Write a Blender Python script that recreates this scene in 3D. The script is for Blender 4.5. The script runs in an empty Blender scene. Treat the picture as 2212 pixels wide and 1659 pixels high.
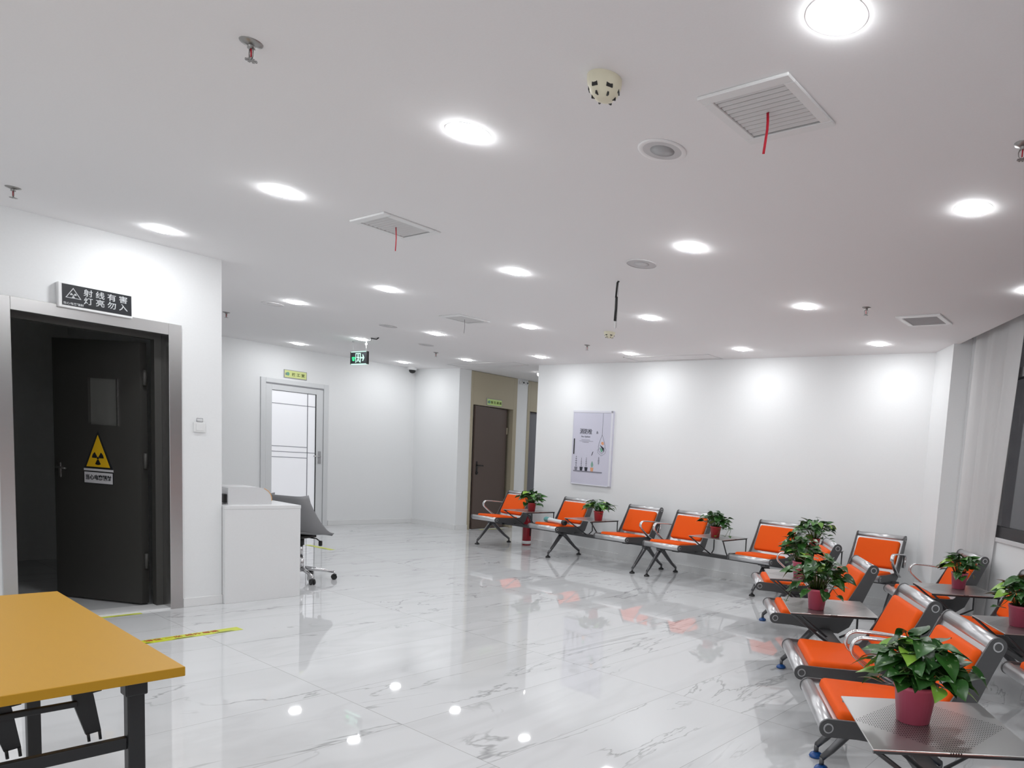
import bpy, bmesh, math, random
from mathutils import Vector, Matrix
PI = math.pi
sc = bpy.context.scene
C = sc.collection

# ---------------------------------------------------------------- camera, world, exposure
W_, H_ = 2212, 1659
F_, CX_, CY_ = 1490.013, 1584.911, 1153.211
YAW, PITCH, ROLL = -0.568, -0.096, 0.071
EYE = 1.44
def cam_axes():
    fwd = Vector((math.sin(YAW)*math.cos(PITCH), math.cos(YAW)*math.cos(PITCH), math.sin(PITCH)))
    right = Vector((math.cos(YAW), -math.sin(YAW), 0)); up = right.cross(fwd)
    c, s = math.cos(ROLL), math.sin(ROLL)
    return c*right + s*up, -s*right + c*up, fwd
_a, _b, _w = cam_axes()
cam = bpy.data.cameras.new('camera'); cam_o = bpy.data.objects.new('camera', cam); C.objects.link(cam_o)
m = Matrix.Identity(4)
for i in range(3):
    m[i][0], m[i][1], m[i][2] = _a[i], _b[i], -_w[i]
m[2][3] = EYE
cam_o.matrix_world = m
cam.sensor_fit = 'HORIZONTAL'; cam.sensor_width = 36.0
cam.lens = F_/W_*36.0
cam.shift_x = (W_/2-CX_)/W_; cam.shift_y = (CY_-H_/2)/W_
cam.clip_start = 0.05; cam.clip_end = 100
sc.camera = cam_o
wd = bpy.data.worlds.new('night'); sc.world = wd; wd.use_nodes = True
wd.node_tree.nodes['Background'].inputs[0].default_value = (0.02, 0.022, 0.03, 1)
wd.node_tree.nodes['Background'].inputs[1].default_value = 0.6
sc.view_settings.view_transform = 'Standard'; sc.view_settings.look = 'None'
sc.view_settings.gamma = 1.0; sc.view_settings.use_curve_mapping = False
sc.view_settings.exposure = 0.0
LAMP = 132.0            # strength of every downlight's lens

# ---------------------------------------------------------------- materials
def srgb(r, g, b):
    f = lambda c: (c/255/12.92) if c/255 <= 0.04045 else ((c/255+0.055)/1.055)**2.4
    return (f(r), f(g), f(b), 1)
def mat(name, col, rough=0.5, metal=0.0, emit=0.0, spec=0.5, trans=0.0, bump=0.0, bscale=60, ior=1.5, coat=0.0, sub=0.0):
    mt = bpy.data.materials.new(name); mt.use_nodes = True
    nt = mt.node_tree; p = nt.nodes['Principled BSDF']
    p.inputs['Base Color'].default_value = col; p.inputs['Roughness'].default_value = rough
    p.inputs['Metallic'].default_value = metal; p.inputs['Specular IOR Level'].default_value = spec
    p.inputs['IOR'].default_value = ior; p.inputs['Transmission Weight'].default_value = trans
    p.inputs['Coat Weight'].default_value = coat
    if emit:
        p.inputs['Emission Color'].default_value = col; p.inputs['Emission Strength'].default_value = emit
    tc = nt.nodes.new('ShaderNodeTexCoord'); n = nt.nodes.new('ShaderNodeTexNoise')
    n.inputs['Scale'].default_value = bscale; n.inputs['Detail'].default_value = 3
    nt.links.new(tc.outputs['Object'], n.inputs['Vector'])
    if bump:
        b = nt.nodes.new('ShaderNodeBump'); b.inputs['Strength'].default_value = bump; b.inputs['Distance'].default_value = 0.002
        nt.links.new(n.outputs['Fac'], b.inputs['Height']); nt.links.new(b.outputs['Normal'], p.inputs['Normal'])
    # a faint mottling of the base colour
    mx = nt.nodes.new('ShaderNodeMix'); mx.data_type = 'RGBA'
    mx.inputs[6].default_value = tuple(c*0.96 for c in col[:3])+(1,); mx.inputs[7].default_value = col
    nt.links.new(n.outputs['Fac'], mx.inputs[0]); nt.links.new(mx.outputs[2], p.inputs['Base Color'])
    return mt
def nmath(nt, op, a, b=None, clamp=False):
    n = nt.nodes.new('ShaderNodeMath'); n.operation = op; n.use_clamp = clamp
    for i, v in enumerate((a, b)):
        if v is None: continue
        if isinstance(v, (int, float)): n.inputs[i].default_value = v
        else: nt.links.new(v, n.inputs[i])
    return n.outputs[0]

M = {}
M['wall'] = mat('wall_paint', (0.83, 0.835, 0.84, 1), 0.55, bump=0.05, bscale=90)
M['ceil'] = mat('ceiling_paint', (0.86, 0.845, 0.85, 1), 0.8, bump=0.08, bscale=120)
M['skirt'] = mat('skirting_white', (0.80, 0.80, 0.80, 1), 0.25)
M['steel'] = mat('stainless_steel', (0.60, 0.59, 0.585, 1), 0.27, metal=1.0, bump=0.03, bscale=200)
M['chrome'] = mat('chrome', (0.70, 0.70, 0.71, 1), 0.22, metal=1.0)
M['alu'] = mat('brushed_aluminium', (0.56, 0.56, 0.57, 1), 0.34, metal=0.85)
M['plate'] = mat('grey_painted_plate', (0.10, 0.10, 0.103, 1), 0.42, metal=0.35)
M['leg'] = mat('cast_leg_grey', (0.13, 0.13, 0.135, 1), 0.3, metal=0.7)
M['beam'] = mat('beam_steel', (0.06, 0.06, 0.063, 1), 0.4, metal=0.5)
M['orange'] = mat('orange_leatherette', (0.80, 0.098, 0.006, 1), 0.55, spec=0.12, bump=0.10, bscale=220)
M['rubber'] = mat('black_rubber', (0.012, 0.012, 0.013, 1), 0.45)
M['bluefilm'] = mat('blue_film', srgb(20, 80, 150), 0.25, spec=0.6)
M['blackmetal'] = mat('black_powder_coat', (0.012, 0.0125, 0.014, 1), 0.45)
M['yellow'] = mat('yellow_laminate', srgb(184, 136, 22), 0.45, spec=0.4, bump=0.03, bscale=300)
M['white'] = mat('white_plastic', (0.80, 0.80, 0.80, 1), 0.35)
M['bezel'] = mat('lamp_bezel_white', (0.88, 0.88, 0.88, 1), 0.7)
M['printer'] = mat('printer_plastic', (0.66, 0.66, 0.67, 1), 0.4)
M['whitelam'] = mat('white_laminate', (0.78, 0.78, 0.785, 1), 0.22)
M['cream'] = mat('aged_cream_plastic', srgb(226, 220, 196), 0.45)
M['black'] = mat('black_plastic', (0.01, 0.01, 0.01, 1), 0.4)
M['darkdoor'] = mat('dark_lead_door', (0.058, 0.056, 0.052, 1), 0.5, metal=0.2)
M['darkroom'] = mat('unlit_room_paint', (0.72, 0.72, 0.70, 1), 0.8)
M['beige'] = mat('beige_panel', srgb(178, 168, 146), 0.45)
M['brown'] = mat('brown_door', srgb(92, 78, 72), 0.4)
M['greydoor'] = mat('grey_door', srgb(118, 118, 124), 0.4)
M['pvc'] = mat('white_pvc', (0.70, 0.71, 0.72, 1), 0.35)
M['line'] = mat('grey_line', (0.30, 0.30, 0.32, 1), 0.4)
M['anth'] = mat('anthracite_frame', (0.022, 0.022, 0.025, 1), 0.4)
M['grille'] = mat('grey_grille', (0.36, 0.36, 0.37, 1), 0.6)
M['lightgrille'] = mat('light_grille', (0.66, 0.65, 0.65, 1), 0.6)
M['cover'] = mat('speaker_cover', (0.60, 0.59, 0.60, 1), 0.7)
M['speakerdark'] = mat('speaker_mesh', (0.42, 0.42, 0.43, 1), 0.7)
M['cover2'] = mat('vent_grey', (0.44, 0.44, 0.45, 1), 0.7)
M['ventdark'] = mat('vent_back', (0.20, 0.195, 0.20, 1), 0.8)
M['dark'] = mat('duct_dark', (0.05, 0.05, 0.05, 1), 0.8)
M['ribbon'] = mat('red_ribbon', srgb(190, 20, 45), 0.5)
M['ribbongrey'] = mat('grey_ribbon', srgb(110, 100, 104), 0.6)
M['stem'] = mat('green_stem', srgb(70, 96, 38), 0.5)
M['soil'] = mat('dark_soil', srgb(45, 34, 26), 0.9, bump=0.5, bscale=60)
M['shell'] = mat('grey_chair_shell', srgb(128, 128, 130), 0.5)
M['brass'] = mat('dull_metal', (0.32, 0.31, 0.30, 1), 0.35, metal=0.9)
M['red'] = mat('extinguisher_red', srgb(150, 14, 34), 0.3)
M['poster'] = mat('poster_lilac', srgb(206, 205, 220), 0.4)
M['ink'] = mat('dark_ink', srgb(38, 40, 52), 0.5)
M['inkgrey'] = mat('grey_ink', srgb(128, 128, 140), 0.5)
M['inkgreen'] = mat('green_ink', srgb(110, 165, 140), 0.5)
M['inkorange'] = mat('orange_ink', srgb(225, 160, 120), 0.5)
M['signblack'] = mat('sign_black', srgb(34, 36, 40), 0.3)
M['signgrey'] = mat('sign_lettering_grey', srgb(196, 198, 200), 0.4)
M['signwhite'] = mat('sign_white', srgb(215, 213, 216), 0.4)
M['warn'] = mat('warning_yellow', srgb(232, 184, 30), 0.4)
M['lime'] = mat('lime_sign', srgb(214, 222, 150), 0.4)
M['limebright'] = mat('lime_sign_bright', srgb(196, 222, 140), 0.4)
M['olive'] = mat('olive_lettering', srgb(70, 84, 20), 0.5)
M['tape'] = mat('yellow_green_tape', srgb(205, 214, 52), 0.35)
M['tapered'] = mat('tape_lettering', srgb(176, 84, 50), 0.5)
M['teal'] = mat('teal_fabric', srgb(95, 160, 160), 0.6, bump=0.3, bscale=40)
M['wrap'] = mat('white_patterned_wrap', srgb(214, 220, 222), 0.3, bump=0.4, bscale=30)
M['amber'] = mat('orange_trim', srgb(240, 170, 70), 0.4)

def emis(name, col, s):
    mt = bpy.data.materials.new(name); mt.use_nodes = True; nt = mt.node_tree
    nt.nodes.remove(nt.nodes['Principled BSDF'])
    e = nt.nodes.new('ShaderNodeEmission'); e.inputs[0].default_value = col; e.inputs[1].default_value = s
    nt.links.new(e.outputs[0], nt.nodes['Material Output'].inputs[0]); return mt
M['lamp'] = emis('lamp_lens_lit', (0.96, 0.985, 1.0, 1), LAMP)
M['lampsmall'] = emis('small_lamp_lit', (1, 0.99, 0.97, 1), 14.0)
M['exitgreen'] = emis('exit_green_lit', srgb(70, 255, 160), 1.3)
M['exitwhite'] = emis('exit_white_lit', srgb(205, 255, 235), 1.3)

def glass_mat():
    mt = bpy.data.materials.new('window_glass'); mt.use_nodes = True; p = mt.node_tree.nodes['Principled BSDF']
    p.inputs['Base Color'].default_value = (0.8, 0.8, 0.82, 1); p.inputs['Roughness'].default_value = 0.0
    p.inputs['Transmission Weight'].default_value = 1.0; p.inputs['IOR'].default_value = 1.52
    return mt
M['glass'] = glass_mat()
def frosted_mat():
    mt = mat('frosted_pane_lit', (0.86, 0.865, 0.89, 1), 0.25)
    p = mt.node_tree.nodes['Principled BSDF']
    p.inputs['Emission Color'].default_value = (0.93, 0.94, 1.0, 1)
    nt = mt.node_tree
    p.inputs['Emission Strength'].default_value = 0.22  # pane's own glow stands in for light from the room behind
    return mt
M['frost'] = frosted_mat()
def pot_mat(name, col):
    return mat(name, col, 0.35, bump=0.1, bscale=20)
M['pot'] = pot_mat('pink_plastic_pot', srgb(205, 96, 122))
M['potred'] = pot_mat('red_plastic_pot', srgb(186, 58, 64))

def leaf_mat():
    mt = bpy.data.materials.new('pothos_leaf'); mt.use_nodes = True; nt = mt.node_tree; p = nt.nodes['Principled BSDF']
    at = nt.nodes.new('ShaderNodeAttribute'); at.attribute_name = 'tint'
    tc = nt.nodes.new('ShaderNodeTexCoord'); n = nt.nodes.new('ShaderNodeTexNoise'); n.inputs['Scale'].default_value = 45
    nt.links.new(tc.outputs['Object'], n.inputs['Vector'])
    r = nt.nodes.new('ShaderNodeValToRGB'); e = r.color_ramp.elements
    e[0].position = 0.0; e[0].color = srgb(26, 62, 24); e[1].position = 1.0; e[1].color = srgb(150, 190, 70)
    for pos, c in ((0.45, srgb(46, 92, 34)), (0.8, srgb(72, 124, 44))):
        k = r.color_ramp.elements.new(pos); k.color = c
    nt.links.new(at.outputs['Fac'], r.inputs[0])
    # cream variegation in patches
    r2 = nt.nodes.new('ShaderNodeValToRGB'); r2.color_ramp.elements[0].position = 0.62; r2.color_ramp.elements[1].position = 0.72
    nt.links.new(n.outputs['Fac'], r2.inputs[0])
    mx = nt.nodes.new('ShaderNodeMix'); mx.data_type = 'RGBA'; mx.inputs[7].default_value = srgb(165, 195, 140)
    f = nmath(nt, 'MULTIPLY', r2.outputs[0], 0.55)
    nt.links.new(f, mx.inputs[0]); nt.links.new(r.outputs[0], mx.inputs[6]); nt.links.new(mx.outputs[2], p.inputs['Base Color'])
    p.inputs['Roughness'].default_value = 0.32; p.inputs['Subsurface Weight'].default_value = 0.0
    return mt
M['leaf'] = leaf_mat()

def perf_mat():
    mt = mat('perforated_steel', (0.46, 0.455, 0.45, 1), 0.33, metal=0.8); nt = mt.node_tree; p = nt.nodes['Principled BSDF']
    tc = nt.nodes.new('ShaderNodeTexCoord'); sx = nt.nodes.new('ShaderNodeSeparateXYZ'); nt.links.new(tc.outputs['Object'], sx.inputs[0])
    fx = nmath(nt, 'SUBTRACT', nmath(nt, 'FRACT', nmath(nt, 'MULTIPLY', sx.outputs[0], 62)), 0.5)
    fy = nmath(nt, 'SUBTRACT', nmath(nt, 'FRACT', nmath(nt, 'MULTIPLY', sx.outputs[1], 120)), 0.5)
    d = nmath(nt, 'ADD', nmath(nt, 'MULTIPLY', fx, fx), nmath(nt, 'MULTIPLY', fy, fy))
    hole = nmath(nt, 'LESS_THAN', d, 0.07)
    ax = nmath(nt, 'ABSOLUTE', sx.outputs[0]); ay = nmath(nt, 'ABSOLUTE', nmath(nt, 'SUBTRACT', sx.outputs[1], 0.28))
    reg = nmath(nt, 'LESS_THAN', nmath(nt, 'ADD', ax, ay), 0.27)
    f = nmath(nt, 'MULTIPLY', hole, reg)
    mx = nt.nodes.new('ShaderNodeMix'); mx.data_type = 'RGBA'
    mx.inputs[6].default_value = (0.46, 0.455, 0.45, 1); mx.inputs[7].default_value = (0.02, 0.02, 0.02, 1)
    nt.links.new(f, mx.inputs[0]); nt.links.new(mx.outputs[2], p.inputs['Base Color'])
    return mt
M['perf'] = perf_mat()

def floor_mat():
    mt = bpy.data.materials.new('polished_marble_tile'); mt.use_nodes = True; nt = mt.node_tree; p = nt.nodes['Principled BSDF']
    tc = nt.nodes.new('ShaderNodeTexCoord'); sx = nt.nodes.new('ShaderNodeSeparateXYZ'); nt.links.new(tc.outputs['Object'], sx.inputs[0])
    tx = nmath(nt, 'DIVIDE', nmath(nt, 'ADD', sx.outputs[0], 2.54), 0.69)
    ty = nmath(nt, 'DIVIDE', nmath(nt, 'SUBTRACT', sx.outputs[1], 2.02), 1.38)
    def joint(t, size):
        f = nmath(nt, 'FRACT', nmath(nt, 'ADD', t, 0.5)); d = nmath(nt, 'ABSOLUTE', nmath(nt, 'SUBTRACT', f, 0.5))
        return nmath(nt, 'LESS_THAN', nmath(nt, 'MULTIPLY', d, size), 0.0016)
    j = nmath(nt, 'MAXIMUM', joint(tx, 0.69), joint(ty, 1.38))
    # each tile shifts the vein pattern
    ix = nmath(nt, 'FLOOR', tx); iy = nmath(nt, 'FLOOR', ty)
    cb = nt.nodes.new('ShaderNodeCombineXYZ')
    nt.links.new(nmath(nt, 'MULTIPLY', ix, 3.17), cb.inputs[0]); nt.links.new(nmath(nt, 'MULTIPLY', iy, 5.73), cb.inputs[1])
    nt.links.new(nmath(nt, 'ADD', nmath(nt, 'MULTIPLY', ix, 0.91), nmath(nt, 'MULTIPLY', iy, 1.7)), cb.inputs[2])
    va = nt.nodes.new('ShaderNodeVectorMath'); va.operation = 'ADD'
    mp = nt.nodes.new('ShaderNodeMapping'); mp.inputs['Rotation'].default_value = (0, 0, 0.55); mp.inputs['Scale'].default_value = (1.5, 0.45, 1)
    nt.links.new(tc.outputs['Object'], mp.inputs[0]); nt.links.new(mp.outputs[0], va.inputs[0]); nt.links.new(cb.outputs[0], va.inputs[1])
    def vein(scale, det, width, dist):
        n = nt.nodes.new('ShaderNodeTexNoise'); n.inputs['Scale'].default_value = scale; n.inputs['Detail'].default_value = det
        n.inputs['Distortion'].default_value = dist; n.inputs['Roughness'].default_value = 0.55
        nt.links.new(va.outputs[0], n.inputs['Vector'])
        a = nmath(nt, 'ABSOLUTE', nmath(nt, 'SUBTRACT', n.outputs['Fac'], 0.5))
        return nmath(nt, 'SUBTRACT', 1.0, nmath(nt, 'DIVIDE', a, width), clamp=True)
    v1 = vein(1.0, 6, 0.0085, 0.9); v2 = vein(0.7, 4, 0.05, 0.9)
    msk = nt.nodes.new('ShaderNodeTexNoise'); msk.inputs['Scale'].default_value = 1.7; nt.links.new(va.outputs[0], msk.inputs['Vector'])
    mr = nt.nodes.new('ShaderNodeMapRange'); mr.inputs[1].default_value = 0.42; mr.inputs[2].default_value = 0.56
    nt.links.new(msk.outputs['Fac'], mr.inputs[0])
    va1 = nmath(nt, 'MULTIPLY', nmath(nt, 'MULTIPLY', v1, mr.outputs[0]), 0.6)
    tot = nmath(nt, 'ADD', va1, nmath(nt, 'MULTIPLY', v2, 0.09), clamp=True)
    mx = nt.nodes.new('ShaderNodeMix'); mx.data_type = 'RGBA'
    mx.inputs[6].default_value = (0.66, 0.665, 0.675, 1); mx.inputs[7].default_value = (0.20, 0.20, 0.20, 1)
    nt.links.new(tot, mx.inputs[0])
    m2 = nt.nodes.new('ShaderNodeMix'); m2.data_type = 'RGBA'; m2.inputs[7].default_value = (0.30, 0.29, 0.28, 1)
    nt.links.new(nmath(nt, 'MULTIPLY', j, 0.75), m2.inputs[0]); nt.links.new(mx.outputs[2], m2.inputs[6])
    nt.links.new(m2.outputs[2], p.inputs['Base Color'])
    p.inputs['Roughness'].default_value = 0.025; p.inputs['IOR'].default_value = 1.55
    bn = nt.nodes.new('ShaderNodeTexNoise'); bn.inputs['Scale'].default_value = 3.0; nt.links.new(tc.outputs['Object'], bn.inputs['Vector'])
    bp = nt.nodes.new('ShaderNodeBump'); bp.inputs['Strength'].default_value = 0.06; bp.inputs['Distance'].default_value = 0.002
    nt.links.new(bn.outputs['Fac'], bp.inputs['Height']); nt.links.new(bp.outputs['Normal'], p.inputs['Normal'])
    return mt
M['floor'] = floor_mat()

# ---------------------------------------------------------------- mesh helpers
class MB:
    """collects shapes with material slots and links them as one mesh object"""
    def __init__(s): s.bm = bmesh.new(); s.mats = []
    def mi(s, m):
        if m not in s.mats: s.mats.append(m)
        return s.mats.index(m)
    def merge(s, b2, m, mtx=None):
        if mtx is not None: bmesh.ops.transform(b2, matrix=mtx, verts=b2.verts)
        i = s.mi(m); mp = {}
        for v in b2.verts: mp[v] = s.bm.verts.new(v.co)
        for f in b2.faces:
            try: nf = s.bm.faces.new([mp[v] for v in f.verts]); nf.material_index = i; nf.smooth = f.smooth
            except ValueError: pass
        b2.free(); return s
    def box(s, lo, hi, m, bev=0.0, seg=2, mtx=None):
        b = bmesh.new(); bmesh.ops.create_cube(b, size=1)
        c = [(l+h)/2 for l, h in zip(lo, hi)]; d = [h-l for l, h in zip(lo, hi)]
        for v in b.verts: v.co = Vector((v.co.x*d[0]+c[0], v.co.y*d[1]+c[1], v.co.z*d[2]+c[2]))
        if bev:
            bmesh.ops.bevel(b, geom=list(b.edges), offset=bev, segments=seg, affect='EDGES', profile=0.5)
            if seg > 2:
                for f in b.faces: f.smooth = True
        return s.merge(b, m, mtx)
    def lathe(s, prof, m, n=24, mtx=None, smooth=True):
        b = bmesh.new(); rings = []
        for r, z in prof:
            if r < 1e-6: rings.append([b.verts.new((0, 0, z))])
            else: rings.append([b.verts.new((r*math.cos(2*PI*k/n), r*math.sin(2*PI*k/n), z)) for k in range(n)])
        for r0, r1 in zip(rings, rings[1:]):
            for k in range(n):
                k2 = (k+1) % n
                q = [r0[k % len(r0)], r0[k2 % len(r0)], r1[k2 % len(r1)], r1[k % len(r1)]]
                u = []
                for v in q:
                    if v not in u: u.append(v)
                if len(u) >= 3:
                    f = b.faces.new(u); f.smooth = smooth
        bmesh.ops.recalc_face_normals(b, faces=b.faces)
        return s.merge(b, m, mtx)
    def cyl(s, p0, p1, r, m, n=16, r1=None):
        p0 = Vector(p0); p1 = Vector(p1); d = p1-p0; L = d.length; r1 = r if r1 is None else r1
        q = Vector((0, 0, 1)).rotation_difference(d.normalized()).to_matrix().to_4x4()
        b = bmesh.new()
        a = [b.verts.new((r*math.cos(2*PI*k/n), r*math.sin(2*PI*k/n), 0)) for k in range(n)]
        c = [b.verts.new((r1*math.cos(2*PI*k/n), r1*math.sin(2*PI*k/n), L)) for k in range(n)]
        for k in range(n):
            f = b.faces.new([a[k], a[(k+1) % n], c[(k+1) % n], c[k]]); f.smooth = True
        b.faces.new(a[::-1]); b.faces.new(c)
        return s.merge(b, m, Matrix.Translation(p0) @ q)
    def tube(s, pts, r, m, n=8, flat=None, side=None):
        """round tube along pts, or a flat band when flat=(half_width, half_thickness) with side = width axis"""
        pts = [Vector(p) for p in pts]; b = bmesh.new(); rings = []
        up = Vector((0, 0, 1)); prev = None
        for i, p in enumerate(pts):
            t = (pts[min(i+1, len(pts)-1)]-pts[max(i-1, 0)]).normalized()
            if side is not None: u = Vector(side); u = (u-t*u.dot(t)).normalized()
            else:
                u = (prev if prev is not None else (up.cross(t) if abs(t.z) < 0.95 else Vector((1, 0, 0)).cross(t)))
                u = (u-t*u.dot(t)).normalized()
            prev = u; w = t.cross(u)
            rr = r[i] if isinstance(r, (list, tuple)) else r
            if flat: ring = [b.verts.new(p+u*flat[0]*math.cos(a)*1.0+w*flat[1]*math.sin(a)) for a in [2*PI*k/n for k in range(n)]]
            else: ring = [b.verts.new(p+(u*math.cos(2*PI*k/n)+w*math.sin(2*PI*k/n))*rr) for k in range(n)]
            rings.append(ring)
        for r0, r1 in zip(rings, rings[1:]):
            for k in range(n):
                f = b.faces.new([r0[k], r0[(k+1) % n], r1[(k+1) % n], r1[k]]); f.smooth = True
        b.faces.new(rings[0][::-1]); b.faces.new(rings[-1])
        bmesh.ops.recalc_face_normals(b, faces=b.faces)
        return s.merge(b, m)
    def prism(s, poly, axis, lo, hi, m, smooth=False, mtx=None):
        """2-D outline extruded along axis; outline coords are the two other axes in order"""
        b = bmesh.new()
        def P(u, v, w):
            return {0: (w, u, v), 1: (u, w, v), 2: (u, v, w)}[axis]
        a = [b.verts.new(P(u, v, lo)) for u, v in poly]; c = [b.verts.new(P(u, v, hi)) for u, v in poly]
        b.faces.new(a[::-1]); b.faces.new(c); n = len(poly)
        for k in range(n):
            f = b.faces.new([a[k], a[(k+1) % n], c[(k+1) % n], c[k]]); f.smooth = smooth
        bmesh.ops.recalc_face_normals(b, faces=b.faces)
        return s.merge(b, m, mtx)
    def obj(s, name, parent=None, loc=None, rot=None):
        me = bpy.data.meshes.new(name); s.bm.to_mesh(me); s.bm.free()
        for m in s.mats: me.materials.append(m)
        o = bpy.data.objects.new(name, me); C.objects.link(o)
        if parent: o.parent = parent
        if loc: o.location = loc
        if rot: o.rotation_euler = rot
        return o
def empty(name, loc, rz=0):
    o = bpy.data.objects.new(name, None); o.empty_display_size = 0.05; C.objects.link(o)
    o.location = loc; o.rotation_euler = (0, 0, rz); return o
def tag(o, label, cat, group=None):
    o['label'] = label; o['category'] = cat
    if group: o['group'] = group
    return o
def struct(o): o['kind'] = 'structure'; return o
def copy_tree(o, parent=None):
    c = o.copy(); C.objects.link(c)
    if parent: c.parent = parent
    for ch in list(o.children): copy_tree(ch, c)
    return c
def text_mesh(txt, size, m, thick=0.0008, bold=0.0):
    """lettering as a mesh in the local XZ plane (reading along +x, up +z, facing -y), centred"""
    cu = bpy.data.curves.new('txt', 'FONT'); cu.body = txt; cu.size = size; cu.align_x = 'CENTER'; cu.align_y = 'CENTER'
    cu.extrude = thick; cu.offset = bold; cu.resolution_u = 2
    o = bpy.data.objects.new('txt', cu); C.objects.link(o)
    dg = bpy.context.evaluated_depsgraph_get(); me = bpy.data.meshes.new_from_object(o.evaluated_get(dg))
    bpy.data.objects.remove(o); bpy.data.curves.remove(cu)
    me.transform(Matrix.Rotation(PI/2, 4, 'X')); me.materials.clear(); me.materials.append(m)
    return me
def lettering(name, txt, size, m, parent, loc, bold=0.0, sx=1.0, rot=None):
    o = bpy.data.objects.new(name, text_mesh(txt, size, m, bold=bold)); C.objects.link(o); o.parent = parent
    o.location = loc; o.scale = (sx, 1, 1)
    if rot: o.rotation_euler = rot
    return o

# ---------------------------------------------------------------- key lines of the room
HC = 2.80
TH = math.radians(-54.4)
U = Vector((math.cos(TH), math.sin(TH), 0)); N = Vector((math.sin(TH), -math.cos(TH), 0))   # along the window wall / into the room
def tn(t, n, z=0.0):
    p = U*t + N*n; return Vector((p.x, p.y, z))
XL, YB, XW, YF, XC = -6.65, 7.45, -11.85, 7.48, -10.60     # left wall, back wall, glass-door wall, far wall, corridor wall
XR, YE, YR, TE = -8.55, 12.0, -4.0, 6.76                   # end of back wall, corridor end, rear wall, far end of window wall
def P2(v): return (v.x, v.y)
# floor
b = MB()
fp = [(XL-0.25, YR-0.2), (6.4, YR-0.2), P2(tn(TE, -2.9)), P2(tn(-8.0, -2.9)), (-2.6, 8.3), (XR+0.3, 8.3), (XR+0.3, YE+0.2), (XC-0.3, YE+0.2), (XC-1.2, YE+0.2), (XW-0.3, 8.3), (XW-0.3, 2.2), (-9.9, 2.2), (-9.9, -1.0), (XL-0.25, -1.0)]
b.prism(fp, 2, -0.06, 0.0, M['floor']); struct(b.obj('floor'))
# ceiling (stops at the curtain recess)
b = MB()
cp = [(XL-0.25, YR-0.2), (6.4, YR-0.2), P2(tn(TE, -2.45)), P2(tn(-6.82, -2.45)), P2(tn(-6.82, -2.75)), (-2.2, 8.3), (XR+0.3, 8.3), (XR+0.3, YE+0.2), (XC-0.3, YE+0.2), (XC-0.3, 8.3), (XW-0.3, 8.3), (XW-0.3, 2.2), (XL-0.25, 2.2)]
b.prism(cp, 2, HC, HC+0.06, M['ceil'])
struct(b.obj('ceiling'))
b = MB()   # lining of the recess above the curtain
a0, a1, a2, a3 = tn(-6.95, -2.451), tn(TE, -2.451), tn(TE, -2.7), tn(-6.95, -2.7)
b.prism([P2(a0), P2(a1), P2(a2), P2(a3)], 2, 3.02, 3.06, M['ceil'])
b.prism([P2(a0), P2(a1), P2(tn(TE, -2.43)), P2(tn(-6.95, -2.43))], 2, 2.862, 3.02, M['ceil'])
struct(b.obj('trim_1'))

# left wall with the opening of the dark door
DY0, DY1, DZ = 1.285, 2.17, 2.155
b = MB()
for lo, hi in (((XL-0.2, YR, 0), (XL, DY0-0.02, HC)), ((XL-0.2, DY1+0.02, 0), (XL, 2.51, HC)), ((XL-0.2, DY0-0.02, DZ+0.02), (XL, DY1+0.02, HC))):
    b.box(lo, hi, M['wall'])
b.box((XW-0.2, 2.31, 0), (XL-0.2, 2.51, HC), M['wall'])
struct(b.obj('wall_left'))
# glass door wall with an opening
GY0, GY1, GZ = 4.975, 5.965, 2.30
b = MB()
for lo, hi in (((XW-0.18, 2.51, 0), (XW, GY0, HC)), ((XW-0.18, GY1, 0), (XW, YF+0.18, HC)), ((XW-0.18, GY0, GZ), (XW, GY1, HC))):
    b.box(lo, hi, M['wall'])
struct(b.obj('wall_far_left'))
b = MB()
b.prism([(XW, YF), (XC-0.06, YF+0.04), (XC-0.06, YF+0.24), (XW, YF+0.18)], 2, 0, HC, M['wall'])
struct(b.obj('wall_far'))
# corridor wall with the two beige doorways
b = MB()
CY0, CY1, CY2, CY3 = 7.75, 8.745, 9.00, 10.0
b.box((XC-0.2, YF+0.035, 0), (XC, CY0, HC), M['wall']); b.box((XC-0.2, CY1, 0), (XC, CY2, HC), M['wall'])
b.box((XC-0.2, CY3, 0), (XC, YE, HC), M['wall']); b.box((XC, YE-0.01, 0), (XR, YE+0.15, HC), M['wall'])
struct(b.obj('wall_corridor'))
# back wall, its return into the corridor
b = MB()
b.prism([(XR, YB), (-2.33, YB-0.06), (-2.2, 7.7), (XR, YB+0.25)], 2, 0, HC, M['wall'])
b.box((XR, YB+0.25, 0), (XR+0.2, YE, HC), M['wall'])
struct(b.obj('wall_back'))
# column, window wall with window opening
b = MB()
col = [(-2.33, YB-0.065), P2(tn(-6.82, -2.395)), P2(tn(-6.82, -2.75)), (-2.15, 7.75)]
b.prism(col, 2, 0, HC, M['wall']); struct(b.obj('wall_column'))
WN = -2.58
def wbox(b, t0, t1, n0, n1, z0, z1, m, bev=0):
    mt = Matrix.Rotation(TH, 4, 'Z')     # local x = U, local y = -N
    return b.box((t0, -n1, z0), (t1, -n0, z1), m, bev, mtx=mt)
WT0, WT1, WZ0 = -6.12, 5.4, 1.00
b = MB()
wbox(b, -7.0, WT0, -2.75, WN, 0, 3.02, M['wall']); wbox(b, WT1, TE+0.2, -2.75, WN, 0, 3.02, M['wall'])
wbox(b, WT0, WT1, -2.75, WN, 0, WZ0-0.035, M['wall'])
struct(b.obj('wall_window'))
b = MB(); b.box((XL-0.2, YR-0.2, 0), (6.3, YR, HC), M['wall']); struct(b.obj('wall_rear'))
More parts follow.
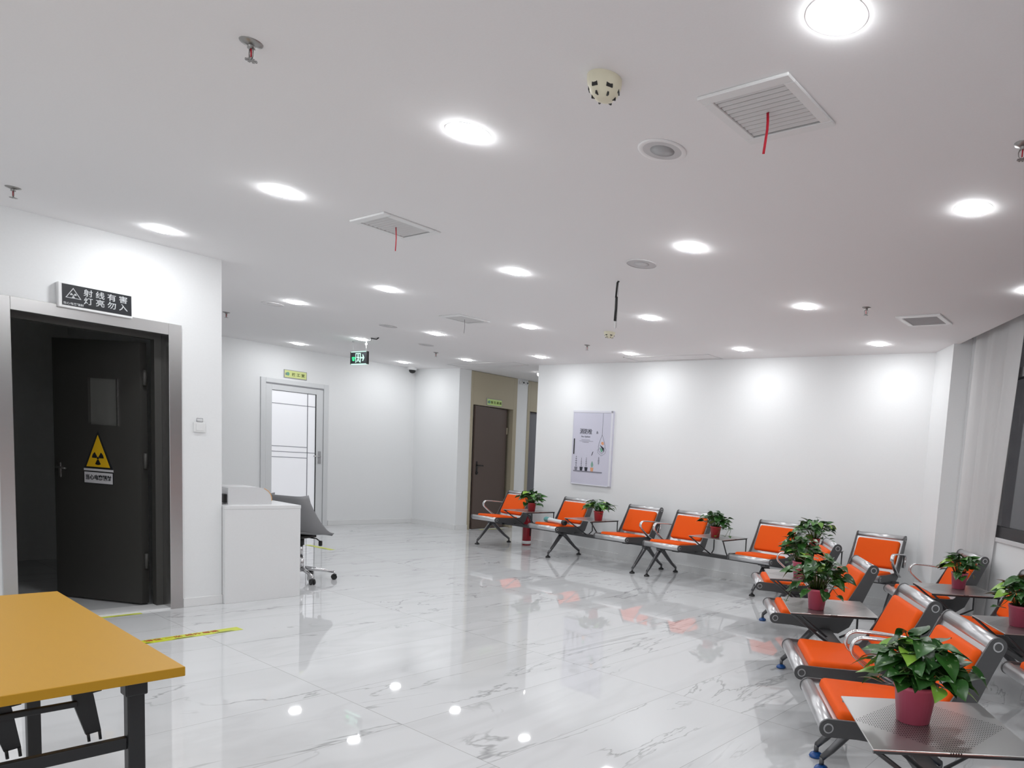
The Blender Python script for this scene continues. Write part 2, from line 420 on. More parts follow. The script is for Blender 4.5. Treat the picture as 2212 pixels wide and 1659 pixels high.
# skirtings
b = MB(); b.box((XL, YR, 0), (XL+0.012, DY0-0.085, 0.075), M['skirt'], 0.003); b.box((XL, DY1+0.07, 0), (XL+0.012, 2.512, 0.075), M['skirt'], 0.003); struct(b.obj('baseboard_left'))
b = MB(); b.box((XW, 2.6, 0), (XW+0.014, GY0-0.02, 0.085), M['skirt'], 0.003); b.box((XW, GY1+0.02, 0), (XW+0.014, YF, 0.085), M['skirt'], 0.003); struct(b.obj('baseboard_far_left'))
b = MB(); b.prism([(XW+0.014, YF+0.001), (XC, YF+0.036), (XC+0.012, YF+0.022), (XW+0.014, YF-0.013)], 2, 0, 0.085, M['skirt']); b.box((XC, YF+0.03, 0), (XC+0.012, CY0, 0.085), M['skirt']); struct(b.obj('baseboard_far'))
b = MB(); b.prism([(XR, YB-0.001), (XR, YB-0.014), (-2.34, YB-0.074), (-2.34, YB-0.06)], 2, 0, 0.085, M['skirt']); struct(b.obj('baseboard_back'))
# access hatches in the ceiling (thin frames)
def hatch(n, x0, x1, y0, y1):
    b = MB(); z = HC-0.004; w = 0.012
    for lo, hi in (((x0, y0, z), (x1, y0+w, HC)), ((x0, y1-w, z), (x1, y1, HC)), ((x0, y0, z), (x0+w, y1, HC)), ((x1-w, y0, z), (x1, y1, HC))):
        b.box(lo, hi, M['lightgrille'])
    struct(b.obj('trim_%d' % n))
hatch(2, -6.45, -5.05, 7.05, 7.36); hatch(3, -10.4, -8.75, 7.12, 7.42)

# ---------------------------------------------------------------- window and curtain
win = struct(empty('window_1', (0, 0, 0)))
b = MB()
ZT = 3.0
fw = 0.095
wbox(b, WT0, WT0+fw, -2.66, -2.585, WZ0, ZT, M['anth']); wbox(b, WT1-fw, WT1, -2.66, -2.585, WZ0, ZT, M['anth'])
wbox(b, WT0, WT1, -2.66, -2.583, WZ0, WZ0+fw, M['anth']); wbox(b, WT0, WT1, -2.66, -2.585, 2.35, 2.43, M['anth'])
wbox(b, WT0, WT1, -2.66, -2.585, ZT-0.05, ZT+0.02, M['anth'])
mull = [WT0+fw+1.45+k*1.5 for k in range(7)]
for t in mull: wbox(b, t-0.03, t+0.03, -2.66, -2.587, WZ0, ZT, M['anth'])
# slim grey gasket beside the left stile
wbox(b, WT0+fw, WT0+fw+0.012, -2.625, -2.600, WZ0+fw, 2.35, M['grille']); wbox(b, WT0+fw+0.02, WT0+fw+0.03, -2.625, -2.600, WZ0+fw, 2.35, M['grille'])
b.obj('window_frame', win)
edges = [WT0+fw+0.01]+mull+[WT1-fw-0.01]
for t0, t1 in zip(edges, edges[1:]):
    b = MB(); wbox(b, t0, t1, -2.622, -2.616, WZ0+fw-0.01, 2.355, M['glass']); b.obj('glass_pane', win)
    b = MB(); wbox(b, t0, t1, -2.622, -2.616, 2.425, ZT-0.04, M['glass']); b.obj('glass_pane', win)
b = MB(); wbox(b, -5.86, WT1+0.02, -2.66, -2.562, WZ0-0.035, WZ0, M['cover'], 0.003); b.obj('window_sill', win)

def curtain():
    bm = bmesh.new(); nt_, nz = 90, 14; grid = []
    for j in range(nz+1):
        z = 0.03+(2.97-0.03)*j/nz; row = []
        for i in range(nt_+1):
            u = i/nt_; tr = -5.86+0.19*(z/2.8)            # the free edge leans a little
            tl = -6.62; t = tl+(tr-tl)*u
            n = -2.545+0.016*math.sin(u*2*PI*2.6+0.5*math.sin(z*1.1)+.6)+0.006*math.sin(u*2*PI*6.3+z)
            p = tn(t, n, z); row.append(bm.verts.new(p))
        grid.append(row)
    for j in range(nz):
        for i in range(nt_):
            f = bm.faces.new([grid[j][i], grid[j][i+1], grid[j+1][i+1], grid[j+1][i]]); f.smooth = True
    bmesh.ops.solidify(bm, geom=list(bm.faces), thickness=0.003)
    me = bpy.data.meshes.new('curtain'); bm.to_mesh(me); bm.free()
    mt = mat('white_curtain_cloth', (0.93, 0.915, 0.915, 1), 0.9, bump=0.3, bscale=300)
    me.materials.append(mt); o = bpy.data.objects.new('curtain', me); C.objects.link(o)
    tag(o, 'white full-length curtain gathered at the end of the dark-framed window', 'curtain')
curtain()

# ---------------------------------------------------------------- door 1: dark lead-lined door, steel frame
d1 = struct(empty('door_1', (XL, (DY0+DY1)/2, 0)))
def dl(o):      # children of door 1 are modelled in world coordinates
    o.location = -Vector(d1.location); return o
b = MB(); fw = 0.078
for lo, hi in (((XL-0.2, DY0-fw+0.02, 0.0), (XL+0.018, DY0+0.015, DZ+0.075)), ((XL-0.2, DY1-0.015, 0.0), (XL+0.018, DY1+fw-0.012, DZ+0.075)), ((XL-0.2, DY0+0.015, DZ-0.012), (XL+0.018, DY1-0.015, DZ+0.075))):
    b.box(lo, hi, M['steel'], 0.002, 1)
b.box((XL-0.2, DY0+0.015, 0.0), (XL+0.01, DY1-0.015, 0.012), M['skirt'])
dl(b.obj('door_frame', d1))
b = MB()   # dark stop rebates
b.box((XL-0.21, DY1-0.06, 0.012), (XL-0.13, DY1-0.0155, DZ-0.012), M['darkdoor']); b.box((XL-0.21, DY0+0.0155, DZ-0.05), (XL-0.13, DY1-0.06, DZ-0.012), M['darkdoor'])
dl(b.obj('door_stop', d1))
hinge = Vector((-6.905, 2.10, 0)); ang = math.atan2(1.755-2.10, -7.66+6.905)
leaf = MB()
LW, LH = 0.80, 2.08
# local: x along the leaf from the hinge, y thickness, z up; a sunk lead-glass window
vx0, vx1, vz0, vz1 = 0.21, 0.475, 1.42, 1.785
for lo, hi in (((0, 0, 0.015), (vx0, 0.055, LH)), ((vx1, 0, 0.015), (LW, 0.055, LH)), ((vx0, 0, 0.015), (vx1, 0.055, vz0)), ((vx0, 0, vz1), (vx1, 0.055, LH))):
    leaf.box(lo, hi, M['darkdoor'])
for z in (0.3, 1.1, 1.75): leaf.cyl((-0.012, 0.027, z), (-0.012, 0.027, z+0.12), 0.014, M['darkdoor'], 10)
lo_ = leaf.obj('door_leaf', d1, loc=hinge-Vector(d1.location), rot=(0, 0, ang))
b = MB(); b.box((vx0, 0.02, vz0), (vx1, 0.035, vz1), mat('lead_glass', (0.16, 0.16, 0.15, 1), 0.15)); b.box((vx0-0.012, 0.05, vz0), (vx0, 0.062, vz1), M['steel']); b.obj('vision_pane', lo_)
b = MB(); b.box((0.735, 0.055, 0.98), (0.757, 0.061, 1.10), M['steel'], 0.002); b.cyl((0.746, 0.055, 1.06), (0.746, 0.09, 1.06), 0.007, M['brass']); b.tube([(0.746, 0.09, 1.06), (0.70, 0.092, 1.06), (0.65, 0.09, 1.055)], 0.007, M['brass']); b.obj('door_handle', lo_)
# the dark room behind
b = MB()
X0, X1, Y0, Y1 = -9.7, XL-0.2, -0.6, 2.31
b.box((X0-0.1, Y0, 0), (X0, Y1, HC-0.2), M['darkroom']); b.box((X0-0.1, Y0-0.1, 0), (X1, Y0, HC-0.2), M['darkroom'])
b.box((X0-0.1, Y0-0.1, HC-0.2), (X1, Y1, HC-0.1), M['darkroom'])
struct(b.obj('wall_dark_room'))
# wrapped machine and cloth on the floor of the dark room
b = MB()
b.box((-9.55, 0.55, 0.0), (-8.7, 1.55, 0.52), M['darkroom'], 0.04, 3); b.box((-9.3, 0.7, 0.52), (-8.75, 1.5, 0.72), M['blackmetal'], 0.08, 4)
tag(b.obj('covered_machine'), 'shrouded low equipment in the dark room behind the open door', 'equipment')
b = MB()
bm = bmesh.new(); bmesh.ops.create_uvsphere(bm, u_segments=28, v_segments=16, radius=1)
rnd = random.Random(3)
for v in bm.verts:
    k = 1+0.12*math.sin(v.co.x*7)*math.cos(v.co.y*9+v.co.z*4); v.co = Vector((v.co.x*0.42*k, v.co.y*0.36*k, max(v.co.z, -0.55)*0.30*k+0.165))
for f in bm.faces: f.smooth = True
b.merge(bm, mat('dark_plastic_sheet', (0.10, 0.10, 0.105, 1), 0.3), Matrix.Translation((-7.95, 1.05, 0)))
tag(b.obj('plastic_bundle'), 'crumpled dark plastic bundle on the dark room floor', 'bag')
# a round wall device and small socket dimly seen in the dark room
b = MB(); b.lathe([(0, 0.05), (0.11, 0.04), (0.13, 0.0)], M['blackmetal'], 24, Matrix.Translation((X0, 1.02, 1.98)) @ Matrix.Rotation(PI/2, 4, 'Y')); tag(b.obj('wall_clock'), 'round dark wall device high inside the dark room', 'wall device')
b = MB(); b.box((X0, 1.32, 1.36), (X0+0.012, 1.43, 1.46), M['blackmetal'], 0.003); tag(b.obj('wall_socket'), 'small dark socket plate on the dark room wall', 'socket')

# sign box over the dark door
s1 = empty('xray_warning_box', (XL, 1.735, 2.297))
tag(s1, 'white-edged black radiation warning light box above the dark door', 'sign')
b = MB()
w2, h2, dp = 0.195, 0.085, 0.055
b.box((0, -w2-0.012, -h2), (dp-0.006, w2, h2), M['white'], 0.006)
b.obj('housing', s1)
s1f = empty  # lettering faces +X : local frame rotated
def face_x(o):  # turn lettering that faces -y to face +x
    o.rotation_euler = (0, 0, PI/2); return o
b = MB(); b.box((dp-0.008, -w2+0.008, -h2+0.018), (dp-0.003, w2-0.008, h2-0.010), M['signblack']); b.obj('face_panel', s1)
def tri_outline(cx, cz, r, th, fx, m, parent, name='symbol', trefoil=True, fill=None, axis=0):
    b = MB()
    out = [(cx+r*math.sin(2*PI*k/3), cz+r*math.cos(2*PI*k/3)) for k in range(3)]
    inn = [(cx+(r-th)*math.sin(2*PI*k/3), cz+(r-th)*math.cos(2*PI*k/3)) for k in range(3)]
    for k in range(3):
        k2 = (k+1) % 3; b.prism([out[k], out[k2], inn[k2], inn[k]], axis, fx, fx+0.002, m)
    if fill: b.prism(inn, axis, fx, fx+0.0012, fill)
    if trefoil:
        rr = r*0.36
        for k in range(3):
            a0 = PI+2*PI*k/3
            arc = [(cx+rr*0.28*math.sin(a0+d), cz-r*0.06+rr*0.28*math.cos(a0+d)) for d in (-0.5, 0, 0.5)] + [(cx+rr*math.sin(a0+d), cz-r*0.06+rr*math.cos(a0+d)) for d in (0.5, 0.25, 0, -0.25, -0.5)]
            b.prism(arc, axis, fx, fx+0.0022, m)
        b.prism([(cx+rr*0.16*math.cos(2*PI*k/12), cz-r*0.06+rr*0.16*math.sin(2*PI*k/12)) for k in range(12)], axis, fx, fx+0.0022, m)
    return b.obj(name, parent)
tri_outline(-0.130, 0.008, 0.048, 0.008, dp-0.003, M['signgrey'], s1, 'radiation_symbol')
fx = dp-0.002
for i, ch in enumerate('射线有害'): face_x(lettering('lettering', ch, 0.052, M['signgrey'], s1, (fx, -0.052+0.064*i, 0.034), 0.0005, 0.98))
for i, ch in enumerate('灯亮勿入'): face_x(lettering('lettering', ch, 0.052, M['signgrey'], s1, (fx, -0.052+0.064*i, -0.021), 0.0005, 0.98))
face_x(lettering('lettering', '当心电离辐射', 0.018, M['signgrey'], s1, (fx, -0.130, -0.054), 0.0003))
# warning sticker on the dark leaf (local frame of the leaf; +y is the visible side)
wpos = hinge + Vector((math.cos(ang)*0.385-math.sin(ang)*0.056, math.sin(ang)*0.385+math.cos(ang)*0.056, 1.055))
ws = empty('radiation_warning_sign', wpos, ang+PI)      # local -y points away from the leaf face into view
ws.scale = (0.87, 0.87, 0.87)
tag(ws, 'yellow triangular radiation warning sign on the dark door leaf', 'sign')
b = MB(); b.prism([(-0.152, 0.02), (0.152, 0.02), (0, 0.36)], 1, -0.004, 0.0, M['signblack']); b.obj('black_border', ws)
b = MB(); b.prism([(-0.125, 0.034), (0.125, 0.034), (0, 0.325)], 1, -0.0055, -0.004, M['warn']); b.obj('yellow_triangle', ws)
b = MB()
cz = 0.115
for k in range(3):
    a0 = PI+2*PI*k/3; rr = 0.062
    b.prism([(0.014*math.sin(a0+d), cz+0.014*math.cos(a0+d)) for d in (-0.5, 0, 0.5)]+[(rr*math.sin(a0+d), cz+rr*math.cos(a0+d)) for d in (0.5, 0.25, 0, -0.25, -0.5)], 1, -0.007, -0.0055, M['signblack'])
b.prism([(0.011*math.cos(2*PI*k/12), cz+0.011*math.sin(2*PI*k/12)) for k in range(12)], 1, -0.007, -0.0055, M['signblack'])
b.obj('trefoil', ws)
b = MB(); b.box((-0.155, -0.004, -0.004), (0.155, 0, 0.016), M['signwhite']); b.box((-0.15, -0.004, -0.115), (0.15, 0, -0.016), M['signwhite'])
for lo, hi in (((-0.155, -0.0035, -0.12), (0.155, 0.0, -0.115)), ((-0.155, -0.0035, -0.016), (0.155, 0.0, -0.011)), ((-0.155, -0.0035, -0.12), (-0.15, 0.0, -0.011)), ((0.15, -0.0035, -0.12), (0.155, 0.0, -0.011))): b.box(lo, hi, M['signblack'])
b.obj('text_plate', ws)
lettering('lettering', '当心电离辐射', 0.050, M['signblack'], ws, (0, -0.005, -0.066), 0.0010, 0.92)

# switch plate with a hook of wire above
b = MB(); b.box((XL, 2.315, 1.415), (XL+0.012, 2.395, 1.495), M['white'], 0.004); b.box((XL+0.012, 2.33, 1.43), (XL+0.015, 2.38, 1.48), M['white'], 0.001)
sw = b.obj('light_switch'); tag(sw, 'white square switch plate on the wall between dark door and corner', 'light switch')
b = MB(); b.tube([(XL+0.006, 2.336, 1.50), (XL+0.008, 2.336, 1.527), (XL+0.008, 2.376, 1.527), (XL+0.006, 2.376, 1.50), (XL+0.006, 2.336, 1.50)], 0.0022, M['line'], 6)
tag(b.obj('wire_clip'), 'small bent wire clip just above the white switch plate', 'clip')

# ---------------------------------------------------------------- door 2: white framed frosted glass door
d2 = struct(empty('door_2', (0, 0, 0)))
b = MB(); f1 = 0.07
for lo, hi in (((XW-0.1, GY0, 0), (XW+0.02, GY0+f1, GZ)), ((XW-0.1, GY1-f1, 0), (XW+0.02, GY1, GZ)), ((XW-0.1, GY0+f1, GZ-f1), (XW+0.02, GY1-f1, GZ))): b.box(lo, hi, M['pvc'], 0.004, 1)
b.box((XW+0.002, GY0+f1, GZ-f1-0.016), (XW+0.012, GY1-f1, GZ-f1), M['line'])
b.obj('door_frame', d2)
gy0, gy1, gz0, gz1 = GY0+f1+0.004, GY1-f1-0.004, 0.012, GZ-f1-0.018
b = MB(); st = 0.085
for lo, hi in (((XW-0.03, gy0, gz0), (XW+0.006, gy0+st, gz1)), ((XW-0.03, gy1-st-0.02, gz0), (XW+0.006, gy1, gz1)), ((XW-0.03, gy0+st, gz1-st), (XW+0.006, gy1-st-0.02, gz1)), ((XW-0.03, gy0+st, gz0), (XW+0.006, gy1-st-0.02, gz0+0.15))): b.box(lo, hi, M['pvc'], 0.002, 1)
lf = b.obj('door_leaf', d2)
py0, py1, pz0, pz1 = gy0+st, gy1-st-0.02, gz0+0.15, gz1-st
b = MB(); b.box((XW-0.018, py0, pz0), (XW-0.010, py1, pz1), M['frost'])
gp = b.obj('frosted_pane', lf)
b = MB(); g = XW-0.009
b.box((g, py1-0.012, pz0), (g+0.006, py1, pz1), M['black']); b.box((g, py0, pz1-0.006), (g+0.006, py1, pz1), M['anth'])
b.box((g-0.001, py1-0.135, pz0), (g+0.002, py1-0.123, pz1), M['line'])
zz = [pz1-0.20, 1.27, 1.185, 1.10]
for k, z in enumerate(zz): b.box((g-0.001, py0, z-0.005), (g+0.002, py1-(0.0 if k in (0, 2) else 0.13), z+0.005), M['line'])
b.obj('glazing_bars', gp)
b = MB(); b.box((XW+0.006, gy1-0.075, 1.02), (XW+0.012, gy1-0.03, 1.22), M['grille'], 0.002); b.cyl((XW+0.012, gy1-0.052, 1.14), (XW+0.05, gy1-0.052, 1.14), 0.008, M['steel']); b.tube([(XW+0.05, gy1-0.052, 1.14), (XW+0.052, gy1-0.10, 1.14), (XW+0.05, gy1-0.165, 1.14)], 0.009, M['steel']); b.obj('door_handle', lf)
b = MB(); b.box((XW-0.45, GY0-0.3, -0.001), (XW-0.18, GY1+0.3, 0.0), M['wall']); b.box((XW-0.5, GY0-0.3, 0), (XW-0.45, GY1+0.3, HC), M['wall']); struct(b.obj('wall_behind_glass_door'))

def room_sign(name, x, yc, zc, w, h, txt, tsize, tx, face, label, spacing):
    s = empty(name, (x, yc, zc)); tag(s, label, 'sign')
    b = MB(); b.box((0, -w/2, -h/2), (0.012, w/2, h/2), M['grille'], 0.002); b.obj('sign_frame', s)
    b = MB(); b.box((0.011, -w/2+0.009, -h/2+0.009), (0.014, w/2-0.009, h/2-0.009), face); b.obj('sign_face', s)
    for i, ch in enumerate(txt): face_x(lettering('lettering', ch, tsize, M['olive'], s, (0.0155, tx+i*spacing, -0.004), 0.0007))
    b = MB()   # small leaf-like mark left of the words
    mt = M['inkgreen']
    b.prism([(-w/2+0.055+0.022*math.cos(2*PI*k/16), 0.0+0.028*math.sin(2*PI*k/16)) for k in range(16)], 0, 0.0145, 0.0155, mt)
    b.prism([(-w/2+0.030+0.012*math.cos(2*PI*k/12), -0.004+0.022*math.sin(2*PI*k/12)) for k in range(12)], 0, 0.0145, 0.0153, M['inkgrey'])
    b.obj('emblem', s)
    return s
room_sign('room_sign', XW, 5.465, 2.395, 0.335, 0.125, '技工室', 0.052, -0.030, M['lime'], 'pale green room sign above the frosted glass door', 0.068)

# ---------------------------------------------------------------- doors 3 and 4: beige surrounds in the corridor
def beige_door(idx, y0, y1, oy0, oy1, ztop, leafm, swing, hdl=True):
    d = struct(empty('door_%d' % idx, (0, 0, 0)))
    b = MB()
    for lo, hi in (((XC-0.2, y0, 0), (XC+0.012, oy0, HC-0.005)), ((XC-0.2, oy1, 0), (XC+0.012, y1, HC-0.005)), ((XC-0.2, oy0, ztop), (XC+0.012, oy1, HC-0.005))): b.box(lo, hi, M['beige'], 0.002, 1)
    b.box((XC-0.2, oy0+0.004, 0), (XC+0.005, oy1-0.004, 0.004), M['skirt'])
    b.obj('door_surround', d)
    b = MB(); w = oy1-oy0-0.10
    b.box((-w, -0.02, 0.012), (0, 0.02, ztop-0.012), leafm)
    for z in (0.25, 1.75): b.box((0.0, -0.02, z), (0.03, 0.0, z+0.12), M['beige'])
    # local x toward smaller Y; rotate so that -x -> -Y
    lf = b.obj('door_leaf', d, loc=(XC-0.09, oy1-0.075, 0), rot=(0, 0, PI/2+swing))
    if not hdl: return d
    b = MB(); b.box((-w+0.05, -0.026, 0.98), (-w+0.085, -0.02, 1.22), M['black'], 0.002); b.cyl((-w+0.067, -0.02, 1.15), (-w+0.067, -0.065, 1.15), 0.009, M['black']); b.tube([(-w+0.067, -0.065, 1.15), (-w+0.12, -0.068, 1.15), (-w+0.18, -0.065, 1.148)], 0.010, M['black'])
    b.cyl((-w+0.067, -0.02, 1.02), (-w+0.067, -0.04, 1.02), 0.022, M['black']); b.obj('door_handle', lf)
    return d
beige_door(3, CY0, CY1, 7.80, 8.665, 2.215, M['brown'], 0.13)
beige_door(4, CY2, CY3, 9.06, 9.93, 2.225, M['greydoor'], 0.0, False)
b = MB(); b.box((XC-1.3, 7.72, 0), (XC-1.2, 10.2, HC), M['darkroom']); struct(b.obj('wall_behind_corridor'))
s = room_sign('room_sign', XC+0.012, 8.232, 2.295, 0.33, 0.125, '医生通道', 0.050, -0.055, M['limebright'], 'bright green four-character sign above the brown corridor door', 0.060)
b = MB()
b.box((0, -0.09, -0.03), (0.05, 0.09, 0.03), M['white'], 0.006)
for y in (-0.045, 0.045): b.cyl((0.05, y, 0.0), (0.075, y, 0.0), 0.026, M['white'], 14); b.cyl((0.075, y, 0.0), (0.077, y, 0.0), 0.018, M['black'], 14)
tag(b.obj('emergency_light', loc=(XC+0.002, 8.875, 2.735)), 'white twin-head emergency light high between the corridor doors', 'emergency light')

# ---------------------------------------------------------------- waiting benches
def rounded_plate(path, rads, nend=10):
    """outline of a bar that follows path with end radii; returns 2-D polygon"""
    left, right = [], []
    for i, (p, r) in enumerate(zip(path, rads)):
        a = Vector(path[max(i-1, 0)]); c = Vector(path[min(i+1, len(path)-1)]); t = (c-a).normalized(); n = Vector((-t.y, t.x))
        left.append(Vector(p)+n*r); right.append(Vector(p)-n*r)
    def cap(p, t, r, sgn):
        n = Vector((-t.y, t.x)); return [Vector(p)+n*r*math.cos(a)*1.0+t*r*math.sin(a)*sgn for a in [PI*k/nend for k in range(1, nend)]]
    t0 = (Vector(path[1])-Vector(path[0])).normalized(); t1 = (Vector(path[-1])-Vector(path[-2])).normalized()
    poly = left+cap(path[-1], t1, rads[-1], 1)+right[::-1]+cap(path[0], t0, rads[0], -1)[::-1]
    return [(v.x, v.y) for v in poly]
SW = 0.272
PATH = [(0, .430), (.12, .424), (.25, .413), (.36, .402), (.43, .402), (.475, .432), (.505, .49), (.56, .60), (.61, .705), (.655, .80)]
RAD = [.037, .036, .042, .052, .058, .058, .053, .046, .040, .038]
def make_seat(parent, x):
    b = MB(); poly = rounded_plate(PATH, RAD)
    for s in (-1, 1):
        b.prism(poly, 0, s*SW-0.006, s*SW+0.006, M['plate'])
        for (d, z), r in ((PATH[0], .037), (PATH[-1], .038)):
            b.cyl((s*SW, d, z), (s*(SW+0.009), d, z), r*0.55, M['alu'], 20); b.cyl((s*(SW+0.008), d, z), (s*(SW+0.0105), d, z), r*0.40, M['plate'], 20)
    b.cyl((-SW, 0, .430), (SW, 0, .430), .034, M['alu'], 24); b.cyl((-SW, .655, .80), (SW, .655, .80), .035, M['alu'], 24)
    # thin steel pan
    pan = [(.0, .452), (.12, .446), (.25, .436), (.36, .425), (.42, .424), (.455, .445), (.485, .50), (.54, .61), (.59, .715), (.635, .812)]
    up = pan; dn = [(d+0.004, z-0.006) for d, z in pan][::-1]
    b.prism(up+dn, 0, -SW+0.004, SW-0.004, M['alu'])
    # clamp to the beam
    b.box((-0.05, .27, .335), (0.05, .41, .415), M['beam'], 0.004)
    st = b.obj('seat_frame', parent, loc=(x, 0, 0))
    def cushion(name, p0, p1, th, w):
        p0 = Vector(p0); p1 = Vector(p1); L = (p1-p0).length; an = math.atan2(p1.y-p0.y, p1.x-p0.x)
        bm = bmesh.new(); nx, ny = 22, 18; G = []
        def samp(k, n):      # finer near the rims
            u = -1+2*k/n; return math.copysign(1-(1-abs(u))**1.7, u)
        for jj in range(ny+1):
            row = []
            for ii in range(nx+1):
                u, v = samp(ii, nx), samp(jj, ny)
                x_, y_ = u*w/2, v*L/2
                r_ = .03; ex_ = max(0, abs(x_)-(w/2-r_)); ey_ = max(0, abs(y_)-(L/2-r_))     # rounded corners
                if ex_ > 0 and ey_ > 0:
                    q_ = max(ex_, ey_)/math.hypot(ex_, ey_)
                    x_ = math.copysign(w/2-r_+ex_*q_, x_); y_ = math.copysign(L/2-r_+ey_*q_, y_)
                e_ = min(1-abs(u), 1-abs(v)); h_ = (1-(1-min(1, e_/.10))**2.4)**.5
                row.append(bm.verts.new((x_, y_, -th/2+th*(.12+.88*h_)+.003*(1-u*u)*(1-v*v))))
            G.append(row)
        for r0_, r1_ in zip(G, G[1:]):
            for ii in range(nx): bm.faces.new([r0_[ii], r0_[ii+1], r1_[ii+1], r1_[ii]]).smooth = True
        rim = [G[0][i_] for i_ in range(nx+1)]+[G[j_][nx] for j_ in range(1, ny+1)]+[G[ny][i_] for i_ in range(nx-1, -1, -1)]+[G[j_][0] for j_ in range(ny-1, 0, -1)]
        low = [bm.verts.new((v.co.x, v.co.y, -th/2)) for v in rim]
        for k_ in range(len(rim)): bm.faces.new([rim[k_], low[k_], low[(k_+1) % len(rim)], rim[(k_+1) % len(rim)]])
        bm.faces.new(low)
        bmesh.ops.recalc_face_normals(bm, faces=bm.faces)
        c = (p0+p1)/2; n = Vector((-math.sin(an), math.cos(an)))
        b = MB(); b.merge(bm, M['orange'], Matrix.Translation((0, c.x+n.x*th/2, c.y+n.y*th/2)) @ Matrix.Rotation(an, 4, 'X'))
        return b.obj(name, st)
    cushion('seat_cushion', (.045, .4515), (.415, .4275), .034, .485)
    cushion('back_cushion', (.476, .482), (.612, .768), .030, .485)
    return st
def arc2(c, r, a0, a1, n=8): return [(c[0]+r*math.cos(a0+(a1-a0)*k/n), c[1]+r*math.sin(a0+(a1-a0)*k/n)) for k in range(n+1)]
def make_arm(parent, x):
    pts = [(.47, .415), (.36, .47), (.27, .535)]+arc2((.255, .615), .052, math.radians(235), math.radians(85), 9)+[(.34, .664), (.48, .652), (.555, .643)]+arc2((.57, .61), .032, math.radians(80), math.radians(0), 4)+[(.602, .57), (.575, .50)]
    b = MB(); b.tube([(0, d, z) for d, z in pts], 0.01, M['chrome'], 12, flat=(.022, .009), side=(1, 0, 0))
    return b.obj('armrest', parent, loc=(x, 0, 0))
def make_leg(parent, x, film):
    b = MB()
    front = [(.345, .325), (.29, .265), (.22, .185), (.15, .105), (.105, .062)]; rear = [(.375, .325), (.43, .28), (.51, .205), (.61, .12), (.695, .062)]
    for pts in (front, rear):
        b.tube([(0, d, z) for d, z in pts], [.030, .027, .023, .019, .016], M['leg'], 12)
        b.tube([(0, pts[-1][0], pts[-1][1]+.004), (0, pts[-1][0], .022)], .0125, M['leg'], 10)
    b.box((-.03, .30, .315), (.03, .42, .336), M['leg'], 0.004)
    lg = b.obj('leg', parent, loc=(x, 0, 0))
    for d in (.105, .695):
        f = MB(); mm = M['bluefilm'] if film else M['rubber']
        f.lathe([(0, .002), (.033, .002), (.036, .008), (.030, .018), (.014, .028), (0, .028)], mm, 20); f.obj('foot', lg, loc=(0, d, 0))
    return lg
def make_table(parent, x):
    b = MB(); b.box((-.25, .015, .594), (.25, .555, .600), M['perf'], 0.0015, 1)
    tb = b.obj('side_table', parent, loc=(x, 0, 0))
    for s in (-1, 1):
        f = MB(); r = .008
        f.tube([(s*.235, .02, .588), (s*.235, .55, .588)], r, M['beam'], 8)
        f.tube([(s*.235, .03, .588), (s*.16, .22, .44), (s*.12, .33, .365)], r, M['beam'], 8)
        f.tube([(s*.235, .54, .588), (s*.235, .545, .40), (s*.18, .42, .362)], r, M['beam'], 8)
        f.obj('table_support', tb)
    return tb
def make_bench(loc, rz, arms, film, label, group):
    root = empty('waiting_bench', loc, rz)
    tag(root, label, 'bench', group)
    b = MB(); b.box((-1.60, .31, .335), (1.60, .39, .375), M['beam'], 0.006); b.obj('beam', root)
    for x in (-1.555, 0, 1.555): make_leg(root, x, film)
    for x in (-1.26, 0, 1.26): make_seat(root, x)
    for x in (-.63, .63): make_table(root, x)
    for x in arms: make_arm(root, x)
    return root
GR = 'waiting benches with orange seats'
benches = {}
specs = [('A', (-7.32, 6.58), 0, 0, 'orange-cushioned steel waiting bench against back wall, left one beside corridor'),
         ('B', (-3.95, 6.56), 0, 0, 'orange-cushioned steel waiting bench against back wall, right one beside column'),
         ('C', tuple(tn(-4.93, -0.575))[:2], TH, 1, 'slanting orange waiting bench in middle row, farther one bearing two of the overlapping pothos'),
         ('D', tuple(tn(-1.665, -0.575))[:2], TH, 1, 'nearest orange waiting bench, cut off at bottom right, big pothos on its table'),
         ('E', tuple(tn(-4.70, -1.79))[:2], TH, 1, 'slanting orange waiting bench under the dark-framed window behind the middle row')]
for key, (x, y), rz, film, lab in specs:
    benches[key] = make_bench((x, y, 0), rz, (-1.565, 1.565), film, lab, GR)

